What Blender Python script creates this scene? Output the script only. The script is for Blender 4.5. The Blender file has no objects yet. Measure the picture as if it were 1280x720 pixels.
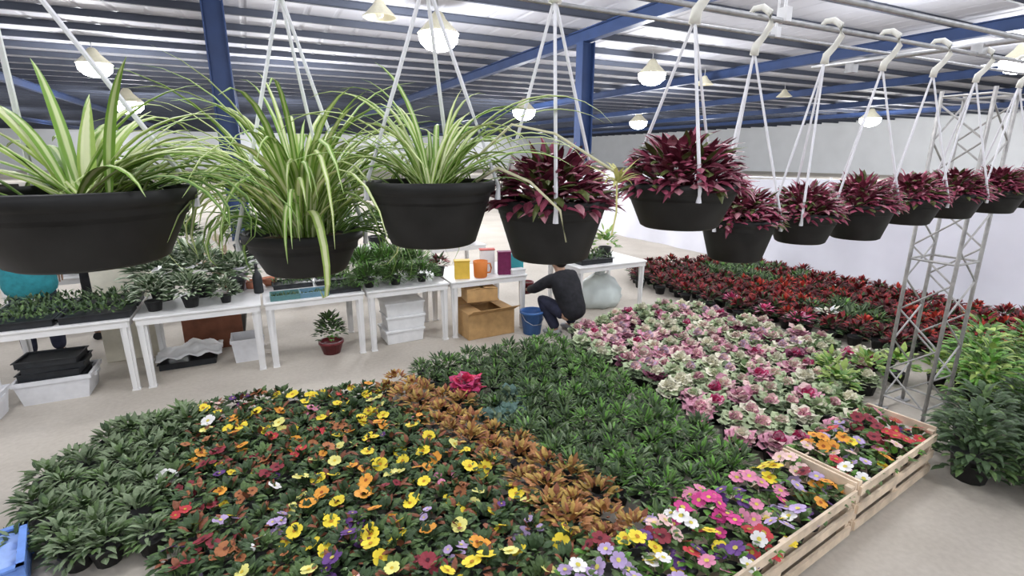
import bpy, math, random
from mathutils import Vector, Matrix, Euler

rnd = random.Random(7)
PI = math.pi
scene = bpy.context.scene
COL = scene.collection

# ------------------------------------------------------------------ camera
F_PX, HORIZON, CAM_H, AZ = 640.0, 195.0, 2.0, math.radians(26.5)
PITCH = math.atan((360 - HORIZON) / F_PX)
RX, RY = math.cos(AZ), -math.sin(AZ)          # camera right on the ground
FX, FY = math.sin(AZ), math.cos(AZ)           # camera forward on the ground


def ray(x, y):
    u, v = x - 640, 360 - y
    fh = F_PX * math.cos(PITCH) + v * math.sin(PITCH)
    up = -F_PX * math.sin(PITCH) + v * math.cos(PITCH)
    return Vector((u * RX + fh * FX, u * RY + fh * FY, up))


def at(x, y, z=0.0):
    d = ray(x, y)
    return Vector((0, 0, CAM_H)) + d * ((z - CAM_H) / d.z)


def on_y(x, y, Y):
    d = ray(x, y)
    return Vector((0, 0, CAM_H)) + d * (Y / d.y)


def view_dir(deg):
    a = math.radians(deg)
    return Vector((RX * math.cos(a) + FX * math.sin(a), RY * math.cos(a) + FY * math.sin(a), 0))


cam_data = bpy.data.cameras.new('camera')
cam = bpy.data.objects.new('camera', cam_data)
COL.objects.link(cam)
cam.location = (0, 0, CAM_H)
cam.rotation_euler = (PI / 2 - PITCH, 0, -AZ)
cam_data.sensor_width = 36
cam_data.lens = 36 * F_PX / 1280
cam_data.clip_start = 0.05
cam_data.clip_end = 300
scene.camera = cam

# --------------------------------------------------------------- materials
MATS = {}


def mat(name, col, rough=0.6, spec=0.3, noise=0.12, scale=20.0, metal=0.0, vary=0.0, trans=0.0, emit=None, estr=0.0, bump=0.0):
    if name in MATS:
        return MATS[name]
    m = bpy.data.materials.new(name)
    m.use_nodes = True
    nt = m.node_tree
    b = nt.nodes['Principled BSDF']
    b.inputs['Roughness'].default_value = rough
    b.inputs['Metallic'].default_value = metal
    b.inputs['Specular IOR Level'].default_value = spec
    if trans:
        b.inputs['Subsurface Weight'].default_value = 0
    tc = nt.nodes.new('ShaderNodeTexCoord')
    nz = nt.nodes.new('ShaderNodeTexNoise')
    nz.inputs['Scale'].default_value = scale
    nz.inputs['Detail'].default_value = 4
    nt.links.new(tc.outputs['Object'], nz.inputs['Vector'])
    rp = nt.nodes.new('ShaderNodeValToRGB')
    lo = [max(0, c * (1 - noise)) for c in col]
    hi = [min(1, c * (1 + noise)) for c in col]
    rp.color_ramp.elements[0].position = 0.3
    rp.color_ramp.elements[1].position = 0.7
    rp.color_ramp.elements[0].color = (*lo, 1)
    rp.color_ramp.elements[1].color = (*hi, 1)
    nt.links.new(nz.outputs['Fac'], rp.inputs['Fac'])
    out = rp.outputs['Color']
    if vary:
        oi = nt.nodes.new('ShaderNodeObjectInfo')
        mr = nt.nodes.new('ShaderNodeMapRange')
        mr.inputs['To Min'].default_value = 1 - vary
        mr.inputs['To Max'].default_value = 1 + vary
        nt.links.new(oi.outputs['Random'], mr.inputs['Value'])
        hs = nt.nodes.new('ShaderNodeHueSaturation')
        nt.links.new(mr.outputs['Result'], hs.inputs['Value'])
        nt.links.new(out, hs.inputs['Color'])
        out = hs.outputs['Color']
    nt.links.new(out, b.inputs['Base Color'])
    if bump:
        bp = nt.nodes.new('ShaderNodeBump')
        bp.inputs['Strength'].default_value = bump
        bp.inputs['Distance'].default_value = 0.02
        nt.links.new(nz.outputs['Fac'], bp.inputs['Height'])
        nt.links.new(bp.outputs['Normal'], b.inputs['Normal'])
    if emit:
        b.inputs['Emission Color'].default_value = (*emit, 1)
        b.inputs['Emission Strength'].default_value = estr
    MATS[name] = m
    return m


def stripe_mat(name, edge, mid, rough=0.5, mid_width=0.22, vary=0.1):
    """leaf with a stripe along it: reads the leaf's own UV across its width"""
    m = bpy.data.materials.new(name)
    m.use_nodes = True
    nt = m.node_tree
    b = nt.nodes['Principled BSDF']
    b.inputs['Roughness'].default_value = rough
    uv = nt.nodes.new('ShaderNodeUVMap')
    sp = nt.nodes.new('ShaderNodeSeparateXYZ')
    nt.links.new(uv.outputs['UV'], sp.inputs['Vector'])
    s = nt.nodes.new('ShaderNodeMath'); s.operation = 'SUBTRACT'; s.inputs[1].default_value = 0.5
    nt.links.new(sp.outputs['X'], s.inputs[0])
    ab = nt.nodes.new('ShaderNodeMath'); ab.operation = 'ABSOLUTE'
    nt.links.new(s.outputs[0], ab.inputs[0])
    rp = nt.nodes.new('ShaderNodeValToRGB')
    e = rp.color_ramp.elements
    e[0].position = mid_width - 0.06; e[0].color = (*mid, 1)
    e[1].position = mid_width + 0.04; e[1].color = (*edge, 1)
    nt.links.new(ab.outputs[0], rp.inputs['Fac'])
    nt.links.new(rp.outputs['Color'], b.inputs['Base Color'])
    b.inputs['Specular IOR Level'].default_value = 0.3
    MATS[name] = m
    return m


# ------------------------------------------------------------ mesh builder
class MB:
    def __init__(self):
        self.v, self.f, self.m, self.uv = [], [], [], []

    def face(self, idx, mi=0, uv=None):
        self.f.append(tuple(idx)); self.m.append(mi)
        self.uv.append(uv or [(0.5, 0.5)] * len(idx))

    def box(self, c, s, mi=0, rot=None, taper=1.0):
        c = Vector(c); n = len(self.v)
        for z in (-.5, .5):
            k = taper if z < 0 else 1.0
            for x, y in ((-.5, -.5), (.5, -.5), (.5, .5), (-.5, .5)):
                p = Vector((x * s[0] * k, y * s[1] * k, z * s[2]))
                if rot is not None:
                    p = rot @ p
                self.v.append(c + p)
        for q in ((0, 3, 2, 1), (4, 5, 6, 7), (0, 1, 5, 4), (1, 2, 6, 5), (2, 3, 7, 6), (3, 0, 4, 7)):
            self.face([n + i for i in q], mi)

    def tube(self, pts, r, n=6, mi=0, cap=True):
        pts = [Vector(p) for p in pts]
        rs = r if isinstance(r, (list, tuple)) else [r] * len(pts)
        up = Vector((0, 0, 1)); b0 = len(self.v)
        for i, p in enumerate(pts):
            t = (pts[min(i + 1, len(pts) - 1)] - pts[max(i - 1, 0)]).normalized()
            ref = up if abs(t.z) < .95 else Vector((0, 1, 0))
            a = t.cross(ref).normalized(); b = t.cross(a)
            for k in range(n):
                w = 2 * PI * k / n
                self.v.append(p + (a * math.cos(w) + b * math.sin(w)) * rs[i])
        for i in range(len(pts) - 1):
            for k in range(n):
                self.face([b0 + i * n + k, b0 + i * n + (k + 1) % n, b0 + (i + 1) * n + (k + 1) % n, b0 + (i + 1) * n + k], mi)
        if cap:
            self.face([b0 + k for k in range(n)][::-1], mi)
            e = b0 + (len(pts) - 1) * n
            self.face([e + k for k in range(n)], mi)

    def lathe(self, prof, n=24, mi=0, c=(0, 0, 0), sq=None):
        """prof: (radius, z) points; sq: superellipse power for rounded squares"""
        b0 = len(self.v); c = Vector(c)
        for r, z in prof:
            for k in range(n):
                w = 2 * PI * k / n
                x, y = math.cos(w), math.sin(w)
                if sq:
                    q = (abs(x) ** sq + abs(y) ** sq) ** (-1 / sq)
                    x, y = x * q, y * q
                self.v.append(c + Vector((x * r, y * r, z)))
        for i in range(len(prof) - 1):
            for k in range(n):
                self.face([b0 + i * n + k, b0 + i * n + (k + 1) % n, b0 + (i + 1) * n + (k + 1) % n, b0 + (i + 1) * n + k], mi)
        self.face([b0 + k for k in range(n)][::-1], mi)
        e = b0 + (len(prof) - 1) * n
        self.face([e + k for k in range(n)], mi)

    def leaf(self, base, az, elev, length, width, bend=0.6, nseg=5, mi=0, fold=0.25, shape='lance', ripple=0.0, twist=0.0, curl=0.0):
        p = Vector(base); b0 = len(self.v)
        st = length / nseg
        for i in range(nseg + 1):
            t = i / nseg
            e = elev - bend * t * (0.6 + 0.8 * t)
            a = az + curl * t
            d = Vector((math.cos(a) * math.cos(e), math.sin(a) * math.cos(e), math.sin(e)))
            side = Vector((-math.sin(a), math.cos(a), 0))
            nrm = d.cross(side) * -1
            if twist:
                side = (Matrix.Rotation(twist * t, 3, d) @ side)
                nrm = d.cross(side) * -1
            if shape == 'strap':
                w = width * min(1, 0.55 + 1.5 * t) * (1 - t ** 3) + width * .03
            elif shape == 'round':
                w = width * (max(0.0, 1 - (2 * (t ** .8) - 1) ** 2) ** .5) + width * .06
            else:
                w = width * (math.sin(PI * (t ** .75)) ** .9 if 0 < t < 1 else 0) + width * .05
            z = -fold * w * .5
            rp = ripple * (1 if i % 2 else -1) * w
            self.v += [p - side * w * .5 + nrm * rp, p + nrm * z, p + side * w * .5 - nrm * rp]
            p = p + d * st
        for i in range(nseg):
            q = b0 + i * 3; t0, t1 = i / nseg, (i + 1) / nseg
            self.face([q, q + 1, q + 4, q + 3], mi, [(0, t0), (.5, t0), (.5, t1), (0, t1)])
            self.face([q + 1, q + 2, q + 5, q + 4], mi, [(.5, t0), (1, t0), (1, t1), (.5, t1)])

    def petal_flower(self, c, normal, r, n=5, mi=0, ci=1, cup=0.25, overlap=1.15, spin=0.0, core=0.22):
        N = Vector(normal).normalized()
        A = N.cross(Vector((0.3, 0.9, 0.2))).normalized(); B = N.cross(A)
        c = Vector(c)
        for k in range(n):
            w = 2 * PI * k / n + spin
            d = A * math.cos(w) + B * math.sin(w); s = N.cross(d)
            hw = r * math.tan(PI / n) * overlap * .50
            lift = N * (0.0015 * (k % 3))
            b0 = len(self.v)
            self.v += [c + lift, c + d * r * .45 - s * hw + N * cup * r * .35 + lift, c + d * r * .85 - s * hw * .95 + N * cup * r * .7 + lift,
                       c + d * r + N * cup * r * .55 + lift, c + d * r * .85 + s * hw * .95 + N * cup * r * .7 + lift, c + d * r * .45 + s * hw + N * cup * r * .35 + lift]
            self.face([b0, b0 + 1, b0 + 2, b0 + 3], mi); self.face([b0, b0 + 3, b0 + 4, b0 + 5], mi)
        b0 = len(self.v)
        for k in range(6):
            w = 2 * PI * k / 6
            self.v.append(c + (A * math.cos(w) + B * math.sin(w)) * r * core + N * (cup * r * .2 + .004))
        self.face([b0 + k for k in range(6)], ci)

    def mesh(self, name, mats, smooth=False):
        me = bpy.data.meshes.new(name)
        me.from_pydata([tuple(v) for v in self.v], [], self.f)
        for m in (mats if isinstance(mats, (list, tuple)) else [mats]):
            me.materials.append(m)
        me.polygons.foreach_set('material_index', self.m)
        me.polygons.foreach_set('use_smooth', [smooth] * len(self.f))
        ul = me.uv_layers.new(name='UVMap')
        flat = []
        for q in self.uv:
            for a, b in q:
                flat += [a, b]
        ul.data.foreach_set('uv', flat)
        me.update()
        return me

    def build(self, name, mats, parent=None, smooth=False, bevel=0.0, loc=None):
        o = bpy.data.objects.new(name, self.mesh(name, mats, smooth))
        COL.objects.link(o)
        if parent is not None:
            o.parent = parent
        if loc is not None:
            o.location = loc
        if bevel:
            bm = o.modifiers.new('bevel', 'BEVEL'); bm.width = bevel; bm.segments = 2; bm.limit_method = 'ANGLE'
        return o


def tag(o, label, cat, group=None, kind=None):
    o['label'] = label; o['category'] = cat
    if group: o['group'] = group
    if kind: o['kind'] = kind
    return o


def thing(name, label, cat, loc=(0, 0, 0), rz=0.0, group=None, sc=1.0):
    o = bpy.data.objects.new(name, None)
    COL.objects.link(o)
    o.empty_display_size = .05
    o.location = loc; o.rotation_euler = (0, 0, rz); o.scale = (sc, sc, sc)
    return tag(o, label, cat, group)


def part(name, me, parent, loc=(0, 0, 0), rot=(0, 0, 0), sc=1.0, label=None):
    o = bpy.data.objects.new(name, me)
    COL.objects.link(o)
    o.parent = parent
    o.location = loc; o.rotation_euler = rot
    o.scale = (sc, sc, sc)
    if label: o['label'] = label
    return o


def struct(o):
    o['kind'] = 'structure'
    return o


ONES = 'zeroth first second third fourth fifth sixth seventh eighth ninth tenth eleventh twelfth thirteenth fourteenth fifteenth sixteenth seventeenth eighteenth nineteenth twentieth'.split()
TENS = {20: 'twenty', 30: 'thirty', 40: 'forty'}


def nth(n):
    if n <= 20: return ONES[n]
    t = n // 10 * 10
    return TENS[t] + '-' + ONES[n - t] if n > t else {30: 'thirtieth', 40: 'fortieth'}[n]


# ================================================================ SETTING
def floor_mat():
    m = bpy.data.materials.new('concrete_floor'); m.use_nodes = True
    nt = m.node_tree; b = nt.nodes['Principled BSDF']
    tc = nt.nodes.new('ShaderNodeTexCoord')
    n1 = nt.nodes.new('ShaderNodeTexNoise'); n1.inputs['Scale'].default_value = 1.3; n1.inputs['Detail'].default_value = 6
    n2 = nt.nodes.new('ShaderNodeTexNoise'); n2.inputs['Scale'].default_value = 30; n2.inputs['Detail'].default_value = 3
    mx = nt.nodes.new('ShaderNodeMix'); mx.data_type = 'FLOAT'; mx.inputs[0].default_value = .35
    nt.links.new(tc.outputs['Object'], n1.inputs['Vector']); nt.links.new(tc.outputs['Object'], n2.inputs['Vector'])
    nt.links.new(n1.outputs['Fac'], mx.inputs[2]); nt.links.new(n2.outputs['Fac'], mx.inputs[3])
    rp = nt.nodes.new('ShaderNodeValToRGB')
    rp.color_ramp.elements[0].position = .3; rp.color_ramp.elements[0].color = (.43, .385, .325, 1)
    rp.color_ramp.elements[1].position = .7; rp.color_ramp.elements[1].color = (.60, .55, .48, 1)
    nt.links.new(mx.outputs[0], rp.inputs['Fac']); nt.links.new(rp.outputs['Color'], b.inputs['Base Color'])
    b.inputs['Roughness'].default_value = .75
    return m


X0, X1, Y0, Y1 = -34.0, 62.0, -8.0, 98.0
mb = MB(); mb.box(((X0 + X1) / 2, (Y0 + Y1) / 2, -.1), (X1 - X0, Y1 - Y0, .2))
struct(mb.build('floor', floor_mat()))

roof_m = mat('roof_sheet', (.50, .51, .57), rough=.6, noise=.04, scale=.4)
ROOF_Z = 5.9
mb = MB()                                             # trapezoidal roof sheets, ribs across the purlins
xs = []
x = X0
while x < X1:
    xs += [(x, 0), (x + .62, 0), (x + .68, .02), (x + .74, .02)]
    x += .8
for i, (x, z) in enumerate(xs):
    mb.v += [Vector((x, Y0, ROOF_Z + z)), Vector((x, Y1, ROOF_Z + z))]
    if i: mb.face([2 * i - 2, 2 * i, 2 * i + 1, 2 * i - 1])
struct(mb.build('ceiling', roof_m))

purlin_m = mat('purlin_steel', (.07, .08, .11), rough=.6, noise=.1, scale=1)
blue_m = mat('blue_steel', (.028, .055, .15), rough=.5, noise=.12, scale=2)
k = 0
yy = 3.0
while yy < Y1:
    mb = MB()
    mb.box(((X0 + X1) / 2, yy, ROOF_Z - .11), (X1 - X0, .02, .18))
    mb.box(((X0 + X1) / 2, yy + .04, ROOF_Z - .195), (X1 - X0, .10, .012))
    mb.box(((X0 + X1) / 2, yy + .04, ROOF_Z - .02), (X1 - X0, .10, .012))
    k += 1
    struct(mb.build('beam_%d' % k, purlin_m))
    yy += 2.0

for xr in (-19.3, -9.8, -.35, 9.6, 19.4, 29.2, 39, 48.8):   # rafters: I beams across the hall
    mb = MB()
    zc = ROOF_Z - .36
    mb.box((xr, (Y0 + Y1) / 2, zc), (.03, Y1 - Y0, .34))
    mb.box((xr, (Y0 + Y1) / 2, zc - .17), (.26, Y1 - Y0, .03))
    mb.box((xr, (Y0 + Y1) / 2, zc + .17), (.26, Y1 - Y0, .03))
    k += 1
    struct(mb.build('beam_%d' % k, blue_m))
kc = 0
for yc in (14.2,):
    for xr in (-19.3, -9.8, -.35, 9.6):
        mb = MB()
        h = ROOF_Z - .545
        mb.box((xr, yc, h / 2), (.42, .03, h)); mb.box((xr - .21, yc, h / 2), (.03, .36, h)); mb.box((xr + .21, yc, h / 2), (.03, .36, h))
        kc += 1
        struct(mb.build('column_%d' % kc, blue_m))

wall_m = mat('wall_panel', (.86, .88, .90), rough=.7, noise=.03, scale=.6)
for nm, c, s in (('wall_back', ((X0 + X1) / 2, Y1, 3.2), (X1 - X0, .2, 6.4)), ('wall_right', (X1, (Y0 + Y1) / 2, 3.2), (.2, Y1 - Y0, 6.4)), ('wall_left', (X0, (Y0 + Y1) / 2, 3.2), (.2, Y1 - Y0, 6.4))):
    mb = MB(); mb.box(c, s)
    struct(mb.build(nm, wall_m))
sky_m = mat('skylight_sheet', (.9, .92, .95), noise=.02, emit=(.95, .97, 1.0), estr=2.2)
kw = 0
for (sx, sy) in ((12.6, 6.6), (14.9, 6.3), (23.0, 8.8), (16.5, 4.6), (30, 12)):
    mb = MB(); mb.box((sx, sy, ROOF_Z - .015), (1.0, 1.2, .02))
    kw += 1
    struct(mb.build('window_%d' % kw, sky_m))

# ================================================================= LAMPS
cream_m = mat('lamp_cream', (.80, .76, .58), rough=.5, noise=.05)
glow_m = mat('lamp_glow', (1, 1, 1), noise=0, emit=(.95, .98, 1.0), estr=26)
steel_m = mat('galvanised_steel', (.45, .45, .46), rough=.4, metal=.6, noise=.15, scale=30)


def lamp_meshes():
    a = MB(); a.lathe([(.06, .34), (.10, .30), (.14, .22), (.34, .02), (.36, 0), (.35, -.005), (.32, .02), (.12, .2), (.02, .21)], 20)
    b = MB(); b.lathe([(.02, .05), (.28, .04), (.34, -.02), (.32, -.14), (.22, -.24), (.10, -.28), (.01, -.29)], 20)
    c = MB(); c.tube([(0, 0, .34), (0, 0, .62)], .012, 6)
    d = MB(); d.lathe([(.02, .15), (.06, .13), (.08, .05), (.05, .0), (.01, -.01)], 12)
    return a.mesh('reflector', cream_m, True), b.mesh('diffuser', glow_m, True), c.mesh('rod', steel_m), d.mesh('bulb', mat('bulb_glass', (.85, .85, .8), rough=.2, noise=.02), True)


REF, DIF, ROD, BULB = lamp_meshes()
LAMP_Z = 5.05
lamp_px = [((118, 80), 'glowing hall lamp above the spider plant at the end of the table row'),
           ((160, 128), 'small glowing hall lamp below the brightest one over the end spider plant'),
           ((548, 42), 'bright hall lamp glowing behind the hanger strings of the middle spider plant'),
           ((815, 92), 'bright hall lamp glowing beside the strap of the tallest red basket'),
           ((655, 138), 'glowing hall lamp seen between the spider plant and the blue column'),
           ((798, 152), 'glowing hall lamp just over the foliage of the big red basket'),
           ((1088, 148), 'glowing hall lamp low among the row of white basket hooks'),
           ((1275, 75), 'bright hall lamp near the roof skylights')]
LIGHTS = []
for (px, py), lb in lamp_px:
    p = at(px, py, LAMP_Z)
    o = thing('ceiling_lamp', lb, 'lamp', p, 0, 'lit hall lamps', 1.5 if p.y < 25 else 2.3)
    part('reflector', REF, o); part('diffuser', DIF, o, label='glowing white diffuser bowl'); part('rod', ROD, o)
    LIGHTS.append(p)
for (px, py), lb in (((475, 22), 'unlit cream cone lamp under the roof behind the middle spider plant'),
                     ((880, 106), 'unlit cream cone lamp hanging above the largest red basket'),
                     ((980, 121), 'unlit cream cone lamp between two white basket hooks')):
    p = at(px, py, LAMP_Z)
    o = thing('ceiling_lamp', lb, 'lamp', p, 0, 'unlit hall lamps', 1.1)
    part('reflector', REF, o); part('bulb', BULB, o); part('rod', ROD, o)

kl = 0


def point(p, w, r=.35, col=(.97, .98, 1.0)):
    global kl
    kl += 1
    l = bpy.data.lights.new('hall_and_fill_light_%d' % kl, 'POINT')
    l.energy = w; l.shadow_soft_size = r; l.color = col
    o = bpy.data.objects.new('hall_and_fill_light_%d' % kl, l); COL.objects.link(o); o.location = p
    return o


for p in LIGHTS:
    point(p - Vector((0, 0, .9)), 700 if p.y < 25 else 1100)
for gx in (-7, -1.5, 3.5, 8.5, 15):                         # unseen point lights added over the stall for broad even light
    for gy in (-2.5, 2.6, 8.2):
        point(Vector((gx, gy, 4.7)), 190, .45)
for gx in (-18, 2, 22, 42):  # added unseen fill lights that brighten the far walls and roof
    for gy in (24, 40, 56, 74, 91):
        point(Vector((gx, gy, 3.6)), 800, .5)
for gy in (2, 16):  # extra fill lights, added to lift the right wall
    point(Vector((52, gy, 3.2)), 700, .5)
w = bpy.data.worlds.new('world'); scene.world = w
w.use_nodes = True
w.node_tree.nodes['Background'].inputs['Color'].default_value = (.86, .92, 1.0, 1)
w.node_tree.nodes['Background'].inputs['Strength'].default_value = .75

# ============================================================ HANGING RAILS
RAIL_A, RAIL_B = (1.12, 2.47), (1.43, 2.49)
white_m = mat('white_plastic', (.82, .82, .84), rough=.45, noise=.04)
hook_m = mat('ivory_plastic', (.84, .83, .76), rough=.45, noise=.04)
strap_m = mat('white_strap', (.80, .80, .84), rough=.6, noise=.05)
pot_m = mat('black_pot', (.014, .014, .014), rough=.55, noise=.4, scale=14)
soil_m = mat('soil', (.10, .065, .04), rough=.95, noise=.5, scale=60, bump=.6)


def rail(name, label, Y, Z, xa, xb, rods):
    o = thing(name, label, 'rail', (0, Y, Z), 0, 'basket rails')
    mb = MB(); mb.tube([(xa, 0, 0), (xb, 0, 0)], .0095, 8); mb.build('pipe', steel_m, o, True)
    for xr in rods:
        mb = MB(); mb.tube([(xr, 0, .012), (xr, 0, ROOF_Z - Z)], .006, 6)
        mb.box((xr, 0, .02), (.03, .04, .05))
        mb.build('hanger_rod', white_m, o)
    return o


rail('hanging_rail', 'near steel pipe rail carrying the spider plant baskets', RAIL_A[0], RAIL_A[1], -2.2, 7.5, (-1.5, 1.55, 4.4, 7.0))
rail('hanging_rail', 'second steel pipe rail carrying the row of small red baskets', RAIL_B[0], RAIL_B[1], -2.2, 9.0, (-1.2, 1.85, 4.6, 8.0))
rail('hanging_rail', 'empty steel pipe rail beyond the basket rows', 2.05, 2.62, -2.2, 9.5, (2.6, 5.6, 8.6))
o = thing('cross_pipe', 'short steel cross pipe joining the basket rails beyond the hooks', 'pipe', (3.3, 0, 2.52))
mb = MB(); mb.tube([(0, .9, 0), (0, 2.3, .03)], .013, 8); mb.build('pipe', steel_m, o, True)
for q in (1.12, 1.43, 2.05):
    mb = MB(); mb.box((0, q, -.01), (.05, .05, .05)); mb.build('clamp', steel_m, o)


# ------------------------------------------------------- hanging basket kit
def pot_mesh(D, h, taper=.68):
    R = D / 2
    mb = MB()
    mb.lathe([(R * taper * .9, -h), (R * taper, -h + .006), (R * .93, -.028), (R * .94, -.024), (R * 1.0, -.02), (R * 1.005, 0), (R * .97, .002), (R * .92, -.01), (R * .9, -.045), (R * .4, -.05)], 36)
    return mb.mesh('pot', pot_m, True)


def soil_mesh(D):
    mb = MB(); mb.lathe([(D * .44, -.04), (D * .42, -.022), (D * .25, -.012), (D * .02, -.008)], 20)
    return mb.mesh('soil', soil_m, True)


def hanger(root, loc, D, rail_yz, angs, apex_dx=0.0):
    """three straps to an apex, white gooseneck hook over the rail; local to the basket"""
    R = D / 2
    top = Vector((apex_dx, rail_yz[0] - loc.y, rail_yz[1] - loc.z))
    apex = top - Vector((0, 0, .118))
    for a in angs:
        d = view_dir(a)
        mb = MB()
        rim = d * (R * 1.0) + Vector((0, 0, -.012))
        mb.tube([apex, apex.lerp(rim + d * .006, .5), rim + d * .008, rim + d * .006 + Vector((0, 0, -.03))], [.0042, .0046, .005, .0075], 6)
        mb.build('strap', strap_m, root)
    r = Vector((.35, -.94, 0)).normalized()
    mb = MB()
    pts = [apex + Vector((0, 0, -.012)), apex + Vector((0, 0, .02)) + r * .004, apex + Vector((0, 0, .05)) + r * .030, apex + Vector((0, 0, .085)) + r * .048,
           apex + Vector((0, 0, .125)) + r * .040, apex + Vector((0, 0, .146)) + r * .014, apex + Vector((0, 0, .146)) - r * .016, apex + Vector((0, 0, .126)) - r * .032]
    mb.tube(pts, [.016, .015, .012, .012, .012, .0115, .011, .008], 8)
    mb.build('hook', hook_m, root, True)


spider_m = stripe_mat('spider_leaf', (.20, .36, .055), (.62, .70, .36), mid_width=.20)
spider2_m = stripe_mat('spider_leaf_pale', (.34, .48, .10), (.74, .78, .46), mid_width=.26)
spider3_m = stripe_mat('spider_leaf_deep', (.09, .19, .035), (.30, .42, .12), mid_width=.18)
runner_m = mat('pale_runner', (.66, .64, .42), rough=.5, noise=.1)


def spider(root, n, lmin, lmax, wid, aim=None, seed=1, z0=-.01, spread=.05, elev=(35, 85), bend=(.8, 2.0), extra=(), low=0, avoid=False):
    r = random.Random(seed)
    mb = MB()
    for i in range(n):
        az = r.uniform(0, 2 * PI)
        e = math.radians(r.uniform(*elev))
        L = r.uniform(lmin, lmax)
        if avoid and math.cos(az) * FX + math.sin(az) * FY < -.45: az += PI
        b = (math.cos(az) * r.uniform(0, spread), math.sin(az) * r.uniform(0, spread), z0)
        mb.leaf(b, az + r.uniform(-.3, .3), e, L, wid * r.uniform(.75, 1.15), r.uniform(*bend), 9, 0 if r.random() < .6 else 1, .35, 'strap', twist=r.uniform(-.5, .5))
    for i in range(low):
        az = r.uniform(0, 2 * PI)
        if math.cos(az) * FX + math.sin(az) * FY < -.35: continue
        mb.leaf((math.cos(az) * .1, math.sin(az) * .1, z0), az, math.radians(r.uniform(15, 50)), r.uniform(.16, .34), wid * r.uniform(.7, 1), r.uniform(1.2, 2.6), 8, 2, .35, 'strap')
    for (deg, e, L, w, bd) in extra:                   # single conspicuous leaves, direction in view degrees
        d = view_dir(deg)
        mb.leaf((d.x * .02, d.y * .02, z0), math.atan2(d.y, d.x), math.radians(e), L, w, bd, 12, 1, .35, 'strap')
    return mb.build('foliage', [spider_m, spider2_m, spider3_m], root)


def basket(name, label, cat, loc, D, h, rail_yz, angs, group, apex_dx=0.0):
    o = thing(name, label, cat, loc, 0, group)
    part('pot', pot_mesh(D, h), o); part('soil', soil_mesh(D), o)
    if angs: hanger(o, Vector(loc), D, rail_yz, angs, apex_dx)
    return o


GS = 'hanging spider plants'
# end spider plant
o = basket('hanging_spider_plant', 'hanging spider plant in the widest black basket, at the end of the near rail', 'hanging plant', (-.265, 1.12, 1.945), .345, .125, RAIL_A, (52, 150, 215), GS, -.06)
spider(o, 70, .18, .33, .018, seed=3, elev=(15, 72), spread=.06, low=24, avoid=True, extra=((92, 80, .17, .034, .2), (180, 45, .36, .024, 1.0), (165, 58, .38, .024, .9), (200, 30, .32, .022, .8), (10, 40, .34, .02, 1.3), (60, 66, .19, .03, .5)), bend=(.5, 1.6))
# lower, shaggy one
o = basket('hanging_spider_plant', 'shaggy spider plant in the lowest grey-black basket, long leaves drooping below its pot', 'hanging plant', (.107, 1.43, 1.812), .295, .108, RAIL_B, (205, 80, 20), GS, .0)
spider(o, 190, .28, .60, .0165, seed=11, spread=.08, low=90, elev=(48, 89), bend=(.7, 2.7), extra=((185, 68, .5, .022, 1.6), (170, 60, .52, .022, 1.5), (5, 72, .56, .02, 1.9), (15, 66, .58, .02, 1.7), (350, 40, .30, .028, .2), (300, 45, .52, .020, 3.4), (340, 60, .5, .018, 3.2), (225, 62, .52, .018, 3.0)))
# middle one
o = basket('hanging_spider_plant', 'hanging spider plant with upright fan of leaves, between the shaggy one and the red basket', 'hanging plant', (.362, 1.13, 1.945), .285, .14, RAIL_A, (178, 80, 8), GS)
spider(o, 95, .2, .36, .0145, seed=21, spread=.06, low=12, avoid=True, elev=(30, 80), bend=(.6, 2.0), extra=((8, 52, .44, .018, 1.1), (0, 62, .48, .018, 1.5), (355, 35, .36, .016, .8), (175, 60, .42, .017, 1.5), (160, 68, .40, .017, 1.2)))
mb = MB()
mid = o
a0 = view_dir(0); f0 = view_dir(270)
mb.tube([Vector((0, 0, .0)) + a0 * .1, a0 * .15 + Vector((0, 0, .03)) + f0 * .02, a0 * .22 + Vector((0, 0, 0)) + f0 * .04, a0 * .285 + Vector((0, 0, -.06)) + f0 * .05, a0 * .30 + Vector((0, 0, -.13)) + f0 * .05], [.0035, .0035, .003, .003, .002], 6)
mb.build('runner', runner_m, mid, True)
mb = MB()
tip = a0 * .40 + Vector((0, 0, -.0)) + f0 * .08
mb.tube([a0 * .1 + Vector((0, 0, .05)), a0 * .18 + Vector((0, 0, .12)) + f0 * .03, a0 * .27 + Vector((0, 0, .10)) + f0 * .06, tip + Vector((0, 0, .02))], .003, 6)
rn = mb.build('runner', runner_m, mid, True)
mb = MB()
r_ = random.Random(5)
for i in range(16):
    mb.leaf(tip, r_.uniform(0, 2 * PI), math.radians(r_.uniform(10, 80)), r_.uniform(.04, .075), .010, r_.uniform(.2, 1.4), 5, 1, .3, 'strap')
mb.leaf(tip, math.atan2(-a0.y, -a0.x), math.radians(35), .085, .014, .3, 5, 1, .3, 'strap')
mb.tube([tip, tip + Vector((0, 0, -.06)) + a0 * .002, tip + Vector((0, 0, -.11)) - a0 * .006], .002, 5, 1)
mb.build('plantlet', [spider2_m, runner_m and mat('plantlet_leaf', (.62, .60, .24), noise=.15)], rn)

# red-leaved baskets
red_a = mat('maroon_leaf', (.17, .030, .055), rough=.4, noise=.3, vary=.15)
red_b = mat('rose_leaf', (.36, .075, .13), rough=.4, noise=.25, vary=.15)
red_c = mat('olive_leaf', (.10, .12, .035), rough=.45, noise=.25)
red_d = mat('pink_leaf', (.50, .22, .26), rough=.4, noise=.25)


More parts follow.
